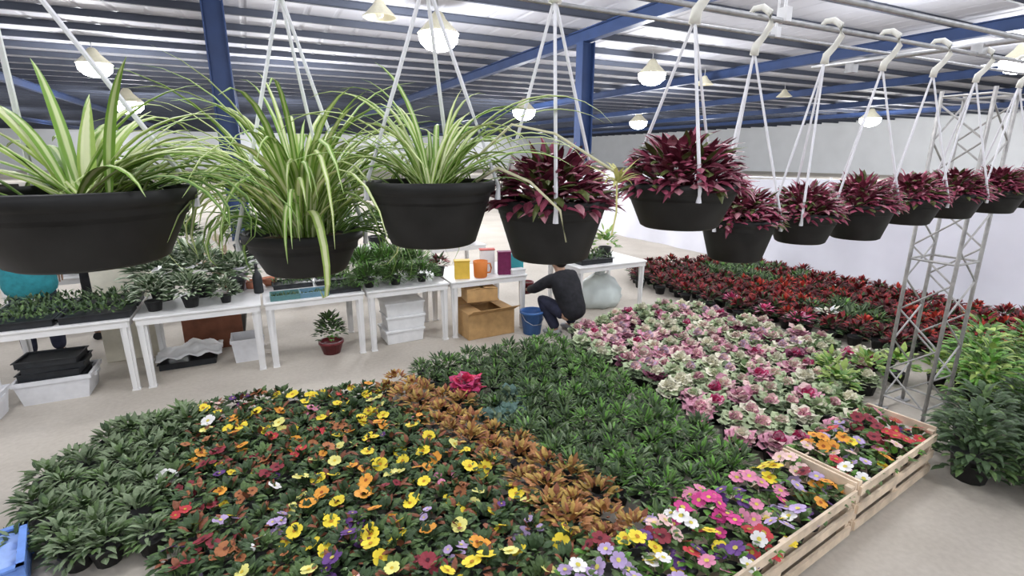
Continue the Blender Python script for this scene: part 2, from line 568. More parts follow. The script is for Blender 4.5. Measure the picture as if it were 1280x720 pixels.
def red_mesh(seed, n=560, rad=.175, h=.17):
    r = random.Random(seed); mb = MB()
    for i in range(n):
        az = r.uniform(0, 2 * PI); q = math.sqrt(r.random())
        b = (math.cos(az) * rad * q * .75, math.sin(az) * rad * q * .75, r.uniform(.0, 1) ** .6 * h * .72 * math.sqrt(max(0, 1 - q * q)) - .015)
        e = math.radians(82 - 85 * q + r.uniform(-20, 20))
        mi = r.choices((0, 1, 2, 3), (5, 4, 2.4, 1.3))[0]
        mb.leaf(b, az + r.uniform(-.8, .8), e, r.uniform(.04, .075), r.uniform(.016, .026), r.uniform(0, 1.1), 3, mi, .45)
    return mb.mesh('foliage', [red_a, red_b, red_c, red_d])


RED = [red_mesh(s) for s in (1, 2, 3, 4)]
GR = 'hanging red-leaved baskets'
reds = [((.668, 1.12, 1.895), .285, .15, RAIL_A, (270, 150, 30), 'red-leaved hanging basket beside the spider plants, with a pale runner trailing over it', 0.0, 0),
        ((1.10, 1.12, 1.925), .32, .125, RAIL_A, (268, 140, 40), 'largest red-leaved hanging basket, one thick white strap down its middle', 0.0, 1),
        ((1.71, 1.42, 1.762), .295, .165, RAIL_B, (215, 330, 90), 'lowest red-leaved hanging basket, next to the largest one', 0.0, 2),
        ((2.12, 1.43, 1.765), .29, .13, RAIL_B, (190, 240, 80), 'second red-leaved basket of the receding row, past the lowest one', .0, 3),
        ((2.52, 1.43, 1.785), .30, .16, RAIL_B, (200, 100, 340), 'third red-leaved basket of the receding row, pot hanging clear of the white screen', .0, 0),
        ((2.93, 1.43, 1.80), .29, .13, RAIL_B, (200, 90, 320), 'fourth red-leaved basket of the receding row, over the red flower bed', .0, 1),
        ((3.33, 1.43, 1.81), .29, .13, RAIL_B, (210, 90, 300), 'fifth red-leaved basket of the receding row, beside the lattice tower', .0, 2),
        ((3.80, 1.43, 1.815), .29, .13, RAIL_B, (210, 90, 330), 'last red-leaved basket of the receding row, past the lattice tower top', .0, 3),
        ((4.3, 1.43, 1.82), .29, .13, RAIL_B, (210, 90, 330), 'farthest red-leaved basket, at the very end of the row beyond the tower', .0, 0)]
for (loc, D, h, rl, angs, lb, dx, vi) in reds:
    o = basket('hanging_red_plant', lb, 'hanging plant', loc, D, h, rl, angs, GR, dx)
    part('foliage', RED[vi], o, (0, 0, -.01), (0, 0, rnd.uniform(0, 6)), D / .29)

# ============================================================ LATTICE TOWER
tower_m = mat('tower_steel', (.42, .41, .40), rough=.5, metal=.3, noise=.2, scale=20)
o = thing('lattice_tower', 'grey steel lattice tower standing between flower bed and green ferns', 'tower', (4.56, 1.92, 0))
ax, ay = .16, .15
corners = [(-ax, -ay), (ax, -ay), (ax, ay), (-ax, ay)]
for cx, cy in corners:
    mb = MB(); mb.tube([(cx, cy, 0), (cx, cy, 2.44)], .014, 8); mb.build('upright', tower_m, o, True)
    mb = MB(); mb.box((cx, cy, .008), (.08, .08, .016)); mb.build('foot_plate', steel_m, o)
for i in range(4):
    (xa, ya), (xb, yb) = corners[i], corners[(i + 1) % 4]
    mb = MB(); z = .1; s = 0
    while z < 2.3:
        z2 = z + .25
        if s: mb.tube([(xa, ya, z), (xb, yb, z2)], .007, 5)
        else: mb.tube([(xb, yb, z), (xa, ya, z2)], .007, 5)
        z = z2; s = 1 - s
    for z in (.12, 1.25, 2.40):
        mb.tube([(xa, ya, z), (xb, yb, z)], .009, 5)
    mb.build('lattice_brace', tower_m, o)
# lattice girder lying on the tower, carrying the rails
# ============================================================ WHITE SCREEN
def cloth_mat():
    m = mat('white_sheet', (.80, .80, .88), rough=.8, noise=.05, scale=1.5)
    return m


o = thing('fabric_screen', 'long white fabric screen standing behind the red flowers', 'screen', (8.35, 4.5, 0))
mb = MB()
nY, nZ = 90, 8
r_ = random.Random(2)
for side in (0, 1):
    b0 = len(mb.v)
    for i in range(nY + 1):
        y = -4.5 + 15.5 * i / nY
        for j in range(nZ + 1):
            z = .02 + 1.58 * j / nZ
            wv = .035 * math.sin(y * 3.1 + j * .35) * (1 - .5 * j / nZ) + .02 * math.sin(y * 7.3 + 1.0)
            if j == nZ: z += .02 * math.sin(y * 1.9)
            mb.v.append(Vector((wv + side * .012, y, z)))
    for i in range(nY):
        for j in range(nZ):
            q = b0 + i * (nZ + 1) + j
            mb.face([q, q + 1, q + nZ + 2, q + nZ + 1])
mb.build('sheet', cloth_mat(), o, True)
for y in (-4.4, -1.8, .8, 3.4, 5.9, 8.4, 10.9):
    mb = MB(); mb.tube([(.09, y, 0), (.09, y, 1.66)], .02, 8); mb.build('post', white_m, o, True)
mb = MB(); mb.tube([(.09, -4.5, 1.62), (.09, 11.0, 1.62)], .016, 8); mb.build('top_pipe', white_m, o, True)

# ================================================================= TABLES
tab_m = mat('table_plastic', (.80, .79, .78), rough=.4, noise=.05, scale=5)


def table(x0, x1, y0, y1, h, label, slat=False):
    o = thing('plastic_table', label, 'table', ((x0 + x1) / 2, (y0 + y1) / 2, 0), 0, 'white plastic tables')
    W, D = x1 - x0, y1 - y0
    mb = MB()
    mb.box((0, 0, h - .012), (W, D, .024))
    mb.build('tabletop', tab_m, o, bevel=.008)
    mb = MB()
    for (cx, cy, sx, sy) in ((0, -D / 2 + .02, W - .04, .018), (0, D / 2 - .02, W - .04, .018), (-W / 2 + .02, 0, .018, D - .04), (W / 2 - .02, 0, .018, D - .04)):
        mb.box((cx, cy, h - .05), (sx, sy, .05))
    mb.build('apron', tab_m, o)
    for sx in (-1, 1):
        for sy in (-1, 1):
            mb = MB()
            c = Vector((sx * (W / 2 - .05), sy * (D / 2 - .05), (h - .025) / 2))
            mb.box(c, (.075, .03, h - .025), taper=.72)
            mb.box(c + Vector((sx * -.0, 0, 0)), (.03, .075, h - .025), taper=.72)
            mb.box((c.x, c.y, .006), (.062, .062, .012))
            mb.build('leg', tab_m, o)
    return o


TH = .66
names = ['white plastic table with seedling trays at the end of the row', 'white plastic table under the variegated bushes and terracotta bowls',
         'white plastic table in the row with a bush in a maroon pot beneath', 'white plastic table with a stack of three white boxes underneath',
         'white plastic table with cardboard boxes underneath', 'white frame table beyond the crouching person, carrying a seedling tray']
tx = [(-2.06, -1.06), (-1.04, -.05), (-.03, .90), (.92, 1.81), (1.83, 2.78), (3.5, 4.58)]
for (a, b), lb in zip(tx, names):
    table(a, b, 5.16, 5.98, TH, lb)
# further row, mostly hidden behind the plants
for i, (a, b) in enumerate(((-2.6, -1.7), (-1.5, -.6), (-.4, .5), (.9, 1.8), (2.3, 3.2))):
    table(a, b, 7.3, 8.1, TH, 'white plastic table in the rear row, %s counted from the teal-clad person' % nth(i + 1))

# ============================================================ PLANT KITS
def dome_leaves(mb, r, n, rad, h, L, W, mis, wts, bend=.5, shape='lance', nseg=3, e0=80, e1=5, fold=.3, ripple=0.0, z0=.03):
    for i in range(n):
        az = r.uniform(0, 2 * PI); q = math.sqrt(r.random())
        z = z0 + (h - z0) * math.sqrt(1 - q * q * .9) * r.uniform(.5, 1.0)
        b = (math.cos(az) * rad * q * .8, math.sin(az) * rad * q * .8, z)
        e = math.radians(e0 + (e1 - e0) * q + r.uniform(-15, 15))
        mb.leaf(b, az + r.uniform(-.7, .7), e, r.uniform(*L), r.uniform(*W), bend * r.uniform(.4, 1.4), nseg, r.choices(mis, wts)[0], fold, shape, ripple)


def npot(R, h, m):
    mb = MB(); mb.lathe([(R * .72, 0), (R * .95, h - .012), (R, h - .012), (R, h), (R * .9, h), (R * .88, h - .015), (R * .05, h - .018)], 12)
    return mb.mesh('pot', m, True)


npot_m = mat('nursery_pot', (.03, .03, .03), rough=.5, noise=.2)
POT_S = npot(.055, .08, npot_m)
POT_M = npot(.075, .10, npot_m)

g_dark = mat('leaf_dark_green', (.050, .088, .036), rough=.5, noise=.4, vary=.2)
g_mid = mat('leaf_mid_green', (.10, .165, .055), rough=.5, noise=.3, vary=.2)
g_grey = mat('leaf_grey_green', (.19, .25, .14), rough=.6, noise=.25, vary=.2)
g_bright = mat('leaf_bright_green', (.13, .30, .05), rough=.45, noise=.25, vary=.2)
g_lime = mat('leaf_lime', (.34, .46, .12), rough=.45, noise=.25, vary=.15)
g_blue = mat('leaf_blue_green', (.13, .22, .19), rough=.6, noise=.25, vary=.2)
brz_a = mat('leaf_bronze', (.36, .16, .06), rough=.55, noise=.3, vary=.2)
brz_b = mat('leaf_ochre', (.46, .30, .08), rough=.55, noise=.3, vary=.2)
brz_c = mat('leaf_russet', (.24, .085, .045), rough=.55, noise=.3, vary=.2)


def variants(fn, n, seed):
    return [fn(random.Random(seed + i)) for i in range(n)]


def f_pansy(r):
    mb = MB(); dome_leaves(mb, r, 44, .095, .10, (.05, .08), (.024, .036), (0, 1, 2), (5, 3, .6), .5, 'round')
    return mb.mesh('foliage', [g_dark, g_mid, brz_c])


def f_leafy(r):                      # the leafy clump at the end of the bed
    mb = MB(); dome_leaves(mb, r, 100, .12, .17, (.05, .09), (.018, .032), (0, 1, 2), (1.5, 2.5, 6), .7, 'lance', 4)
    return mb.mesh('foliage', [g_dark, g_mid, g_grey])


def f_bronze(r):
    mb = MB(); dome_leaves(mb, r, 70, .12, .15, (.04, .08), (.02, .035), (0, 1, 2), (4, 4, 2), .4, 'lance', 3)
    return mb.mesh('foliage', [brz_a, brz_b, brz_c])


def f_green(r):                      # fine-leaved green bedding plant
    mb = MB(); dome_leaves(mb, r, 80, .105, .14, (.04, .085), (.012, .022), (0, 1, 2, 3), (5, 4, 1.5, 1.2), .4, 'lance', 3)
    return mb.mesh('foliage', [g_dark, g_mid, g_grey, g_bright])


def f_green_bright(r):
    mb = MB(); dome_leaves(mb, r, 90, .105, .16, (.04, .085), (.012, .022), (0, 1, 2), (1.5, 4, 4), .4, 'lance', 3)
    return mb.mesh('foliage', [g_dark, g_mid, g_bright])


def f_cabbage(r):
    mb = MB(); dome_leaves(mb, r, 30, .12, .11, (.08, .12), (.06, .085), (0, 1), (3, 2), -.4, 'round', 4, 75, 10, .2, .12)
    return mb.mesh('outer_leaves', [g_blue, g_grey])


FP, FL, FB, FG = variants(f_pansy, 4, 100), variants(f_leafy, 3, 200), variants(f_bronze, 3, 300), variants(f_green, 4, 400)
FGB = variants(f_green_bright, 3, 430)
FC = variants(f_cabbage, 2, 450)

PETAL = {'yellow': ((.86, .68, .05), (.55, .25, .02)), 'pale yellow': ((.80, .76, .24), (.7, .5, .05)), 'orange': ((.82, .36, .05), (.4, .1, .02)), 'white': ((.84, .82, .80), (.7, .6, .1)),
         'purple': ((.13, .05, .22), (.6, .5, .1)), 'maroon': ((.26, .035, .05), (.08, .01, .02)), 'red': ((.55, .05, .06), (.5, .35, .05)), 'pink': ((.72, .26, .40), (.7, .55, .1)),
         'bronze': ((.40, .15, .06), (.12, .04, .02)), 'lilac': ((.48, .36, .60), (.75, .65, .15)), 'magenta': ((.62, .06, .26), (.7, .55, .1)), 'blush': ((.80, .55, .52), (.75, .6, .2))}
PM = {}
for cname, (a, b) in PETAL.items():
    PM[cname] = (mat('petal_' + cname.replace(' ', '_'), a, rough=.6, noise=.12, vary=.08), mat('eye_' + cname.replace(' ', '_'), b, rough=.7, noise=.1))


def blossom(cname, r, n=5, core=.24, cup=.2):
    mb = MB(); mb.petal_flower((0, 0, 0), (0, 0, 1), r, n, 0, 1, cup, 1.25, .3, core)
    mb.tube([(0, 0, -.002), (0, 0, -.05)], .002, 4, 2)
    return mb.mesh('blossom', [*PM[cname], g_mid])


BL = {c: blossom(c, .044) for c in PETAL}
BLS = {c: blossom(c, .027) for c in PETAL}
BLP = {c: blossom(c, .040, 6, .28, .1) for c in PETAL}


def plant(name, cat, loc, label, group, parts, rz=None, sc=1.0):
    o = thing(name, label, cat, loc, rnd.uniform(0, 2 * PI) if rz is None else rz, group, sc)
    for pn, me, pl in parts:
        part(pn, me, o, pl)
    return o


def add_blossoms(o, meshes, rad, h, n, r=rnd, tilt=.5):
    """blossoms over the dome of a plant, faces turned up and a little outward"""
    pts = []
    for i in range(n):
        for _ in range(12):
            a = r.uniform(0, 2 * PI); q = math.sqrt(r.random())
            p = Vector((math.cos(a) * rad * q, math.sin(a) * rad * q, h * (1 - .35 * q * q)))
            if all((p - s).length > rad * .62 for s in pts): break
        pts.append(p)
        d = Vector((p.x, p.y, 0)) * (tilt / max(rad, .01)) + Vector((r.uniform(-.3, .3) + (-FX - .0) * .45, r.uniform(-.3, .3) - FY * .45 if False else r.uniform(-.3, .3), 1))
        rot = d.to_track_quat('Z', 'Y').to_euler()
        part('blossom', r.choice(meshes), o, p, rot, r.uniform(.85, 1.15))


def inside(p, poly):
    x, y = p; c = False
    for i in range(len(poly)):
        (x1, y1), (x2, y2) = poly[i], poly[i - 1]
        if (y1 > y) != (y2 > y) and x < (x2 - x1) * (y - y1) / (y2 - y1) + x1: c = not c
    return c


def grid(poly, sx, sy, jit=.18, flip=False, skew=0.0):
    """rows along the bed, first row at the table aisle; yields x, y, row, place in row"""
    ys = [p[1] for p in poly]; xs_ = [p[0] for p in poly]
    y = max(ys) - sy * .5; row = 0; out = []
    while y > min(ys):
        cells = []
        x = min(xs_) + (sx * .5 if row % 2 else 0)
        while x < max(xs_):
            if inside((x, y), poly): cells.append(x)
            x += sx
        if cells:
            row += 1
            if flip: cells = cells[::-1]
            for i, x in enumerate(cells):
                out.append((x + rnd.uniform(-jit, jit) * sx, y + rnd.uniform(-jit, jit) * sy, row, i + 1))
        y -= sy
    return out


# ---------------------------------------------------------- flower bed zones
PA = [(-1.36, 3.15), (-1.33, 3.85), (-1.02, 4.25), (-.48, 4.32), (-.62, 3.8), (-.62, 2.72), (-1.08, 2.75)]
PB = [(-.55, 4.32), (.72, 4.15), (.78, 3.9), (.98, 3.15), (1.15, 2.5), (1.26, 1.92), (1.14, 1.58), (.3, 1.85), (-.1, 2.05), (-.58, 2.42), (-.6, 3.1), (-.6, 3.8)]
PC = [(.74, 4.2), (1.06, 4.1), (1.33, 3.21), (1.5, 2.54), (1.66, 1.98), (1.70, 1.72), (1.28, 1.7), (1.26, 1.92), (1.15, 2.5), (.98, 3.15), (.78, 3.9)]
PD = [(1.08, 4.32), (2.7, 4.38), (2.7, 1.78), (1.74, 1.72), (1.68, 1.98), (1.5, 2.54), (1.33, 3.21)]
PE = [(2.74, 4.45), (3.75, 4.75), (4.9, 4.8), (5.12, 3.3), (5.35, 2.5), (4.2, 2.2), (3.75, 1.9), (2.8, 1.78)]

for (x, y, rw, c) in grid(PA, .17, .17):
    o = plant('leafy_plant', 'plant', (x, y, 0), 'grey-green leafy plant, %s in the %s row of the end clump from the aisle' % (nth(c), nth(rw)), 'leafy plants at the bed end',
              (('pot', POT_M, (0, 0, 0)), ('foliage', rnd.choice(FL), (0, 0, .02))), sc=rnd.uniform(.85, 1.1))


def pansy_colour(x, y):
    t = (x + .6) / 1.8
    if rnd.random() < .14: return rnd.choice(('purple', 'white', 'pink', 'lilac'))
    if rnd.random() < .40 + .55 * max(0, min(1, t)) + (.25 if y > 3.6 else 0):
        return rnd.choices(('yellow', 'pale yellow', 'orange'), (7, 2.6, 1.6))[0]
    return rnd.choices(('maroon', 'bronze', 'red', 'orange', 'purple', 'blush'), (4, 4, 2, 2, 1.5, .7))[0]


for (x, y, rw, c) in grid(PB, .150, .150, flip=True):
    cn = pansy_colour(x, y)
    sec = cn if rnd.random() < .75 else pansy_colour(x, y)
    bright = cn in ('yellow', 'pale yellow', 'white', 'orange')
    o = plant('pansy', 'flower plant', (x, y, 0), '%s-flowered pansy, %s from the bronze strip in the %s row off the aisle' % (cn, nth(c), nth(rw)), 'pansies in the bed',
              (('pot', POT_S, (0, 0, 0)), ('foliage', rnd.choice(FP), (0, 0, .05))), sc=rnd.uniform(.9, 1.08))
    add_blossoms(o, [BL[cn]] if bright else [BL[cn], BLS[cn], BLS[sec]], .068, .175, rnd.choice((1, 2, 2)) if bright else rnd.choice((3, 4, 4, 5)))

for (x, y, rw, c) in grid(PC, .17, .17):
    plant('bronze_foliage_plant', 'plant', (x, y, 0), 'bronze-leaved plant, %s from the pansies in the %s row of the bronze strip' % (nth(c), nth(rw)), 'bronze foliage strip',
          (('pot', POT_S, (0, 0, 0)), ('foliage', rnd.choice(FB), (0, 0, .04))), sc=rnd.uniform(.85, 1.1))

kale_pink = mat('kale_pink', (.60, .28, .37), rough=.6, noise=.3, vary=.2)
kale_mag = mat('kale_magenta', (.52, .05, .16), rough=.6, noise=.3, vary=.2)
kale_white = mat('kale_cream', (.74, .71, .56), rough=.6, noise=.2, vary=.12)
kale_blush = mat('kale_blush', (.72, .50, .48), rough=.6, noise=.25, vary=.15)
kale_pale = mat('kale_pale_green', (.42, .50, .30), rough=.6, noise=.25, vary=.15)
kale_lav = mat('kale_lavender', (.56, .42, .56), rough=.6, noise=.25, vary=.15)


def rosette(r, m, inner):
    mb = MB()
    n = 16 if inner else 22
    for i in range(n):
        az = i * 2.399 + r.uniform(-.2, .2); q = i / n
        if inner: mb.leaf((0, 0, .075 - .012 * q), az, math.radians(78 - 55 * q), r.uniform(.045, .07), r.uniform(.045, .06), -.3, 4, r.randrange(len(m)), .1, 'round', .16)
        else: mb.leaf((0, 0, .055 - .02 * q), az, math.radians(48 - 38 * q), r.uniform(.085, .12), r.uniform(.055, .08), .3, 5, r.randrange(len(m)), .1, 'round', .16)
    return mb.mesh('heart_leaves' if inner else 'outer_leaves', m)


rk = random.Random(9)
K_IN = {'pink': rosette(rk, [kale_pink, kale_blush], True), 'magenta': rosette(rk, [kale_mag, kale_pink], True), 'cream': rosette(rk, [kale_white], True), 'blush': rosette(rk, [kale_blush, kale_white], True),
        'lavender': rosette(rk, [kale_lav, kale_blush], True), 'pale green': rosette(rk, [kale_pale, kale_white], True)}
K_OUT = {'grey-green': [rosette(rk, [g_grey, kale_pale], False) for _ in range(2)], 'cream': [rosette(rk, [kale_white, kale_pale], False) for _ in range(2)], 'rose': [rosette(rk, [kale_blush, kale_pink], False) for _ in range(2)],
         'dark purple': [rosette(rk, [mat('kale_plum', (.22, .06, .11), noise=.3, vary=.2), g_grey], False) for _ in range(2)], 'green': [rosette(rk, [g_mid, kale_pale], False) for _ in range(2)]}


def kale(x, y, inn, out, label, group, sc=1.0, z=0.0):
    return plant('ornamental_kale', 'plant', (x, y, z), label, group, (('pot', POT_M, (0, 0, 0)), ('outer_leaves', rnd.choice(K_OUT[out]), (0, 0, .04)), ('heart_leaves', K_IN[inn], (0, 0, .045))), sc=sc)


sp = at(582, 485, .15)
for (x, y, rw, c) in grid(PD, .150, .150):
    if (Vector((x, y)) - Vector((sp.x, sp.y))).length < .17: continue
    if 1.15 < x < 1.75 and 3.05 < y < 3.5 and rnd.random() < .8:
        plant('ornamental_cabbage', 'plant', (x, y, 0), 'blue-green cabbage, %s from the bronze strip in the %s row off the aisle' % (nth(c), nth(rw)), 'blue-green cabbages',
              (('pot', POT_S, (0, 0, 0)), ('outer_leaves', rnd.choice(FC), (0, 0, .05))), sc=rnd.uniform(.8, .95))
        continue
    plant('bedding_plant', 'plant', (x, y, 0), 'green bedding plant, %s from the bronze strip in the %s row off the aisle' % (nth(c), nth(rw)), 'green bedding plants',
          (('pot', POT_S, (0, 0, 0)), ('foliage', rnd.choice(FGB if rnd.random() < max(0, x - 1.75) * .9 else FG), (0, 0, .05))), sc=rnd.uniform(.85, 1.12))
crim = mat('kale_crimson', (.66, .045, .13), rough=.6, noise=.3)
K_OUT['crimson'] = [rosette(rk, [crim, kale_mag], False)]
K_IN['crimson'] = rosette(rk, [crim, kale_pink], True)
kale(sp.x, sp.y, 'crimson', 'crimson', 'single crimson kale among the green bedding plants near the aisle', 'crimson kale', 1.6, .0)

for (x, y, rw, c) in grid(PE, .20, .20):
    t = rnd.random()
    if y < 2.75 and x < 3.9:
        inn = rnd.choices(('pink', 'magenta', 'cream', 'blush', 'pale green'), (4, 3, 2, 2, 1))[0]; out = rnd.choices(('rose', 'grey-green', 'cream', 'green'), (3, 2, 2, 2))[0]
    elif x > 4.2 and y < 3.0:
        inn = rnd.choices(('pale green', 'cream', 'magenta', 'blush'), (2, 3, 2, 2))[0]; out = rnd.choices(('green', 'cream', 'dark purple', 'grey-green'), (3, 3, 1.5, 2))[0]
    else:
        inn = rnd.choices(('blush', 'cream', 'pink', 'lavender', 'magenta', 'pale green'), (3, 4.5, 2.5, 2.5, .8, 2.5))[0]; out = rnd.choices(('cream', 'rose', 'grey-green', 'dark purple', 'green'), (4, 3, 1.2, .7, .8))[0]
    kale(x, y, inn, out, '%s-hearted kale, %s from the green plants in the %s kale row off the aisle' % (inn, nth(c), nth(rw)), 'kales in the bed', rnd.uniform(1.15, 1.4))


def f_lime(r):
    mb = MB(); dome_leaves(mb, r, 60, .14, .26, (.06, .11), (.03, .05), (0, 1), (3, 2), .5, 'lance', 4)
    return mb.mesh('foliage', [g_lime, g_bright])


FLM = variants(f_lime, 2, 470)
for i, (x, y) in enumerate(((4.42, 2.52), (4.75, 2.4), (5.05, 2.3), (5.3, 2.1), (4.2, 2.32))):
    plant('lime_foliage_plant', 'plant', (x, y, 0), 'lime-green leafy plant behind the lattice tower, %s of the clump from the ferns' % nth(5 - i), 'lime plants behind the tower',
          (('pot', POT_M, (0, 0, 0)), ('foliage', FLM[i % 2], (0, 0, .05))))

# ---- red bed
red_br = mat('red_bract', (.27, .022, .026), rough=.55, noise=.3, vary=.2)
red_br2 = mat('scarlet_bract', (.46, .05, .03), rough=.55, noise=.3, vary=.2)
red_dk = mat('dark_red_leaf', (.095, .022, .026), rough=.55, noise=.3, vary=.2)


def f_redbed(r):
    mb = MB(); dome_leaves(mb, r, 40, .12, .15, (.07, .11), (.03, .045), (0, 1, 2), (3, 1, 3), .5, 'lance', 3)
    return mb.mesh('foliage', [g_dark, g_mid, red_dk])


def f_bract(r, ms):
    mb = MB(); dome_leaves(mb, r, 34, .10, .09, (.05, .09), (.026, .04), (0, 1), (3, 2), .3, 'lance', 3)
    return mb.mesh('flower_head', ms)


FR = variants(f_redbed, 3, 500)
BR = {'scarlet': f_bract(random.Random(1), [red_br2, red_br]), 'red': f_bract(random.Random(2), [red_br, red_dk]), 'dark red': f_bract(random.Random(3), [red_dk, red_br]), 'pink': f_bract(random.Random(4), [kale_pink, kale_mag]),
      'white': f_bract(random.Random(5), [kale_white, white_m])}
PG = [(5.35, 6.55), (6.2, 6.95), (7.9, 6.6), (8.05, 2.0), (6.1, 2.1), (5.65, 2.6), (5.4, 3.4), (5.2, 4.7)]
for (x, y, rw, c) in grid(PG, .235, .235, flip=True):
    green = (6.5 < x < 7.6 and 4.9 < y < 6.2 and rnd.random() < .75) or (5.9 < x < 6.6 and 3.1 < y < 3.9 and rnd.random() < .6)
    if green:
        plant('bedding_plant', 'plant', (x, y, 0), 'olive-green plant, %s from the white screen in the %s row of the red bed' % (nth(c), nth(rw)), 'green plants in the red bed',
              (('pot', POT_M, (0, 0, 0)), ('foliage', rnd.choice(FG), (0, 0, .06))), sc=1.3)
        continue
    if y > 5.2 and x < 6.6: cn = rnd.choices(('dark red', 'red'), (3, 1.4))[0]
    elif x < 5.75: cn = rnd.choices(('dark red', 'red', 'pink', 'scarlet'), (3, 2, 2, 1))[0]
    else: cn = rnd.choices(('red', 'scarlet', 'dark red'), (4, 2.5, 2))[0]
    if 5.8 < x < 6.2 and 3.4 < y < 3.75: cn = 'white'
    plant('poinsettia', 'flower plant', (x, y, 0), '%s poinsettia, %s from the white screen in the %s row of the red bed' % (cn, nth(c), nth(rw)), 'poinsettias in the red bed',
          (('pot', POT_M, (0, 0, 0)), ('foliage', rnd.choice(FR), (0, 0, .06)), ('flower_head', BR[cn], (0, 0, .14))), sc=rnd.uniform(.95, 1.15))

# ---- tall ferns at the end
def f_fern(r, h=.46, ms=None):
    mb = MB()
    for i in range(300):
        az = r.uniform(0, 2 * PI); q = r.random() ** .6
        mb.leaf((math.cos(az) * .2 * q, math.sin(az) * .2 * q, r.uniform(-.04, h * math.sqrt(1 - .8 * q * q))), az, math.radians(70 - 65 * q), r.uniform(.06, .12), r.uniform(.026, .046), r.uniform(.4, 1.5), 4, r.choices((0, 1, 2), (4, 3, 2))[0], .25)
    return mb.mesh('foliage', ms or [g_bright, g_mid, g_dark])


FF = variants(lambda r: f_fern(r, .46, [g_bright, g_lime, g_mid]), 2, 600)
FFD = variants(lambda r: f_fern(r, .36, [g_dark, g_dark, g_mid]), 2, 610)  # dark copy of the fern foliage, its lower shade put into the colour
POT_L = npot(.12, .17, npot_m)
for i, (x, y) in enumerate(((3.90, 1.27), (4.24, 1.40), (4.06, .96), (4.42, 1.05), (4.78, 1.32), (4.80, .95))):
    plant('shaded_fern_base', 'plant', (x, y, 0), 'dark leafy clump added as shaded fern base, ' + ('touching the crate corner' if i == 0 else '%s outward from the crate corner' % nth(i + 1)), 'dark clumps as shaded fern base',
          (('pot', POT_L, (0, 0, 0)), ('foliage', FFD[i % 2], (0, 0, .13))), sc=rnd.uniform(.9, 1.02))
for i, (x, y) in enumerate(((5.02, 1.68), (5.32, 1.86), (5.64, 1.98), (5.10, 1.22), (5.42, 1.46), (5.74, 1.58), (6.05, 1.80), (5.5, 1.06), (6.1, 1.4))):
    plant('leafy_fern', 'plant', (x, y, 0), 'tall bright-green fern behind the dark base clumps, ' + ('nearest the lattice tower' if i == 0 else '%s counted from the lattice tower' % nth(i + 1)), 'tall bright ferns',
          (('pot', POT_L, (0, 0, 0)), ('foliage', FF[i % 2], (0, 0, .13))), sc=rnd.uniform(.95, 1.1))

# ---- crates with primroses
wood_m = mat('pale_crate_wood', (.74, .60, .45), rough=.75, noise=.22, scale=9)
CR_A = math.radians(6.4)


def crate(x, y, label, L=1.0, D=.40, h=.29, posts=(0,)):
    o = thing('wooden_crate', label, 'crate', (x, y, 0), CR_A, 'slatted flower crates')
    for sx in (-1, 1):
        for sy in (-1, 1):
            hh = h if sy < 0 else .22
            mb = MB(); mb.box((sx * (L / 2 - .02), sy * (D / 2 - .02), hh / 2 + .01), (.035, .035, hh + .02)); mb.build('corner_post', wood_m, o)
    for px_ in posts:
        mb = MB(); mb.box((px_, -D / 2 + .006, h / 2), (.05, .012, h)); mb.build('middle_post', wood_m, o)
    for zz in (.045, .15, .265):
        for sy in ((-1, 1) if zz < .2 else (-1,)):
            mb = MB(); mb.box((0, sy * (D / 2 + .007), zz), (L, .014, .052)); mb.build('side_slat', wood_m, o)
        for sx in (-1, 1):
            mb = MB(); mb.box((sx * (L / 2 + .007), 0, zz + (.035 if zz > .2 else 0)), (.014, D, .056)); mb.build('end_slat', wood_m, o)
    mb = MB(); mb.box((0, 0, .12), (L - .05, D - .05, .012)); mb.build('bottom_board', wood_m, o)
    return o


CRATES = [((3.20, 1.56), 'pale slatted wooden crate of primroses touching the ferns', 1.0, (0,)), ((1.635, 1.383), 'long pale slatted wooden crate of primroses beside the pansies and green plants', 2.05, (-.3, .35))]


def f_prim(r):
    mb = MB(); dome_leaves(mb, r, 20, .075, .07, (.05, .08), (.026, .036), (0, 1), (3, 2), .7, 'round', 3)
    return mb.mesh('foliage', [g_mid, g_bright])


FPR = variants(f_prim, 3, 700)
pc = ['purple', 'lilac', 'pink', 'yellow', 'orange', 'white', 'magenta', 'red', 'blush', 'maroon']
for ci, ((cx, cy), lb, cl, cp) in enumerate(CRATES):
    crate(cx, cy, lb, cl, posts=cp)
    R = Matrix.Rotation(CR_A, 2)
    wts = ((2, 2, 2, 1, 1.5, 1.5, 1.5, 2.2, 2, 1) if ci == 0 else (2.2, 1.6, 1.5, 2, 2, 1.4, 2, 1, 1.4, 1))
    for row in range(3):
        nc = 6 if ci == 0 else 12
        for c in range(nc):
            lx, ly = (-.405 if ci == 0 else -.93) + c * (.162 if ci == 0 else .169) + rnd.uniform(-.012, .012), (.125, 0, -.125)[row] + rnd.uniform(-.01, .01)
            v = R @ Vector((lx, ly))
            cn = rnd.choices(pc, wts)[0]
            where = ('touching the ferns', 'beside the pansies')[ci]
            c2 = rnd.choices(pc, wts)[0]
            o = plant('primrose', 'flower plant', (cx + v.x, cy + v.y, .13 + (.035 if row == 0 else 0)), '%s primrose, %s in the %s row of the crate %s' % (cn, nth(nc - c), ('back', 'middle', 'front')[row], where), 'primroses in the crates',
                      (('pot', POT_S, (0, 0, 0)), ('foliage', rnd.choice(FPR), (0, 0, .07))))
            add_blossoms(o, [BLP[cn]] * 3 + [BLP[c2]], .08, .19, rnd.choice((4, 5, 6)))
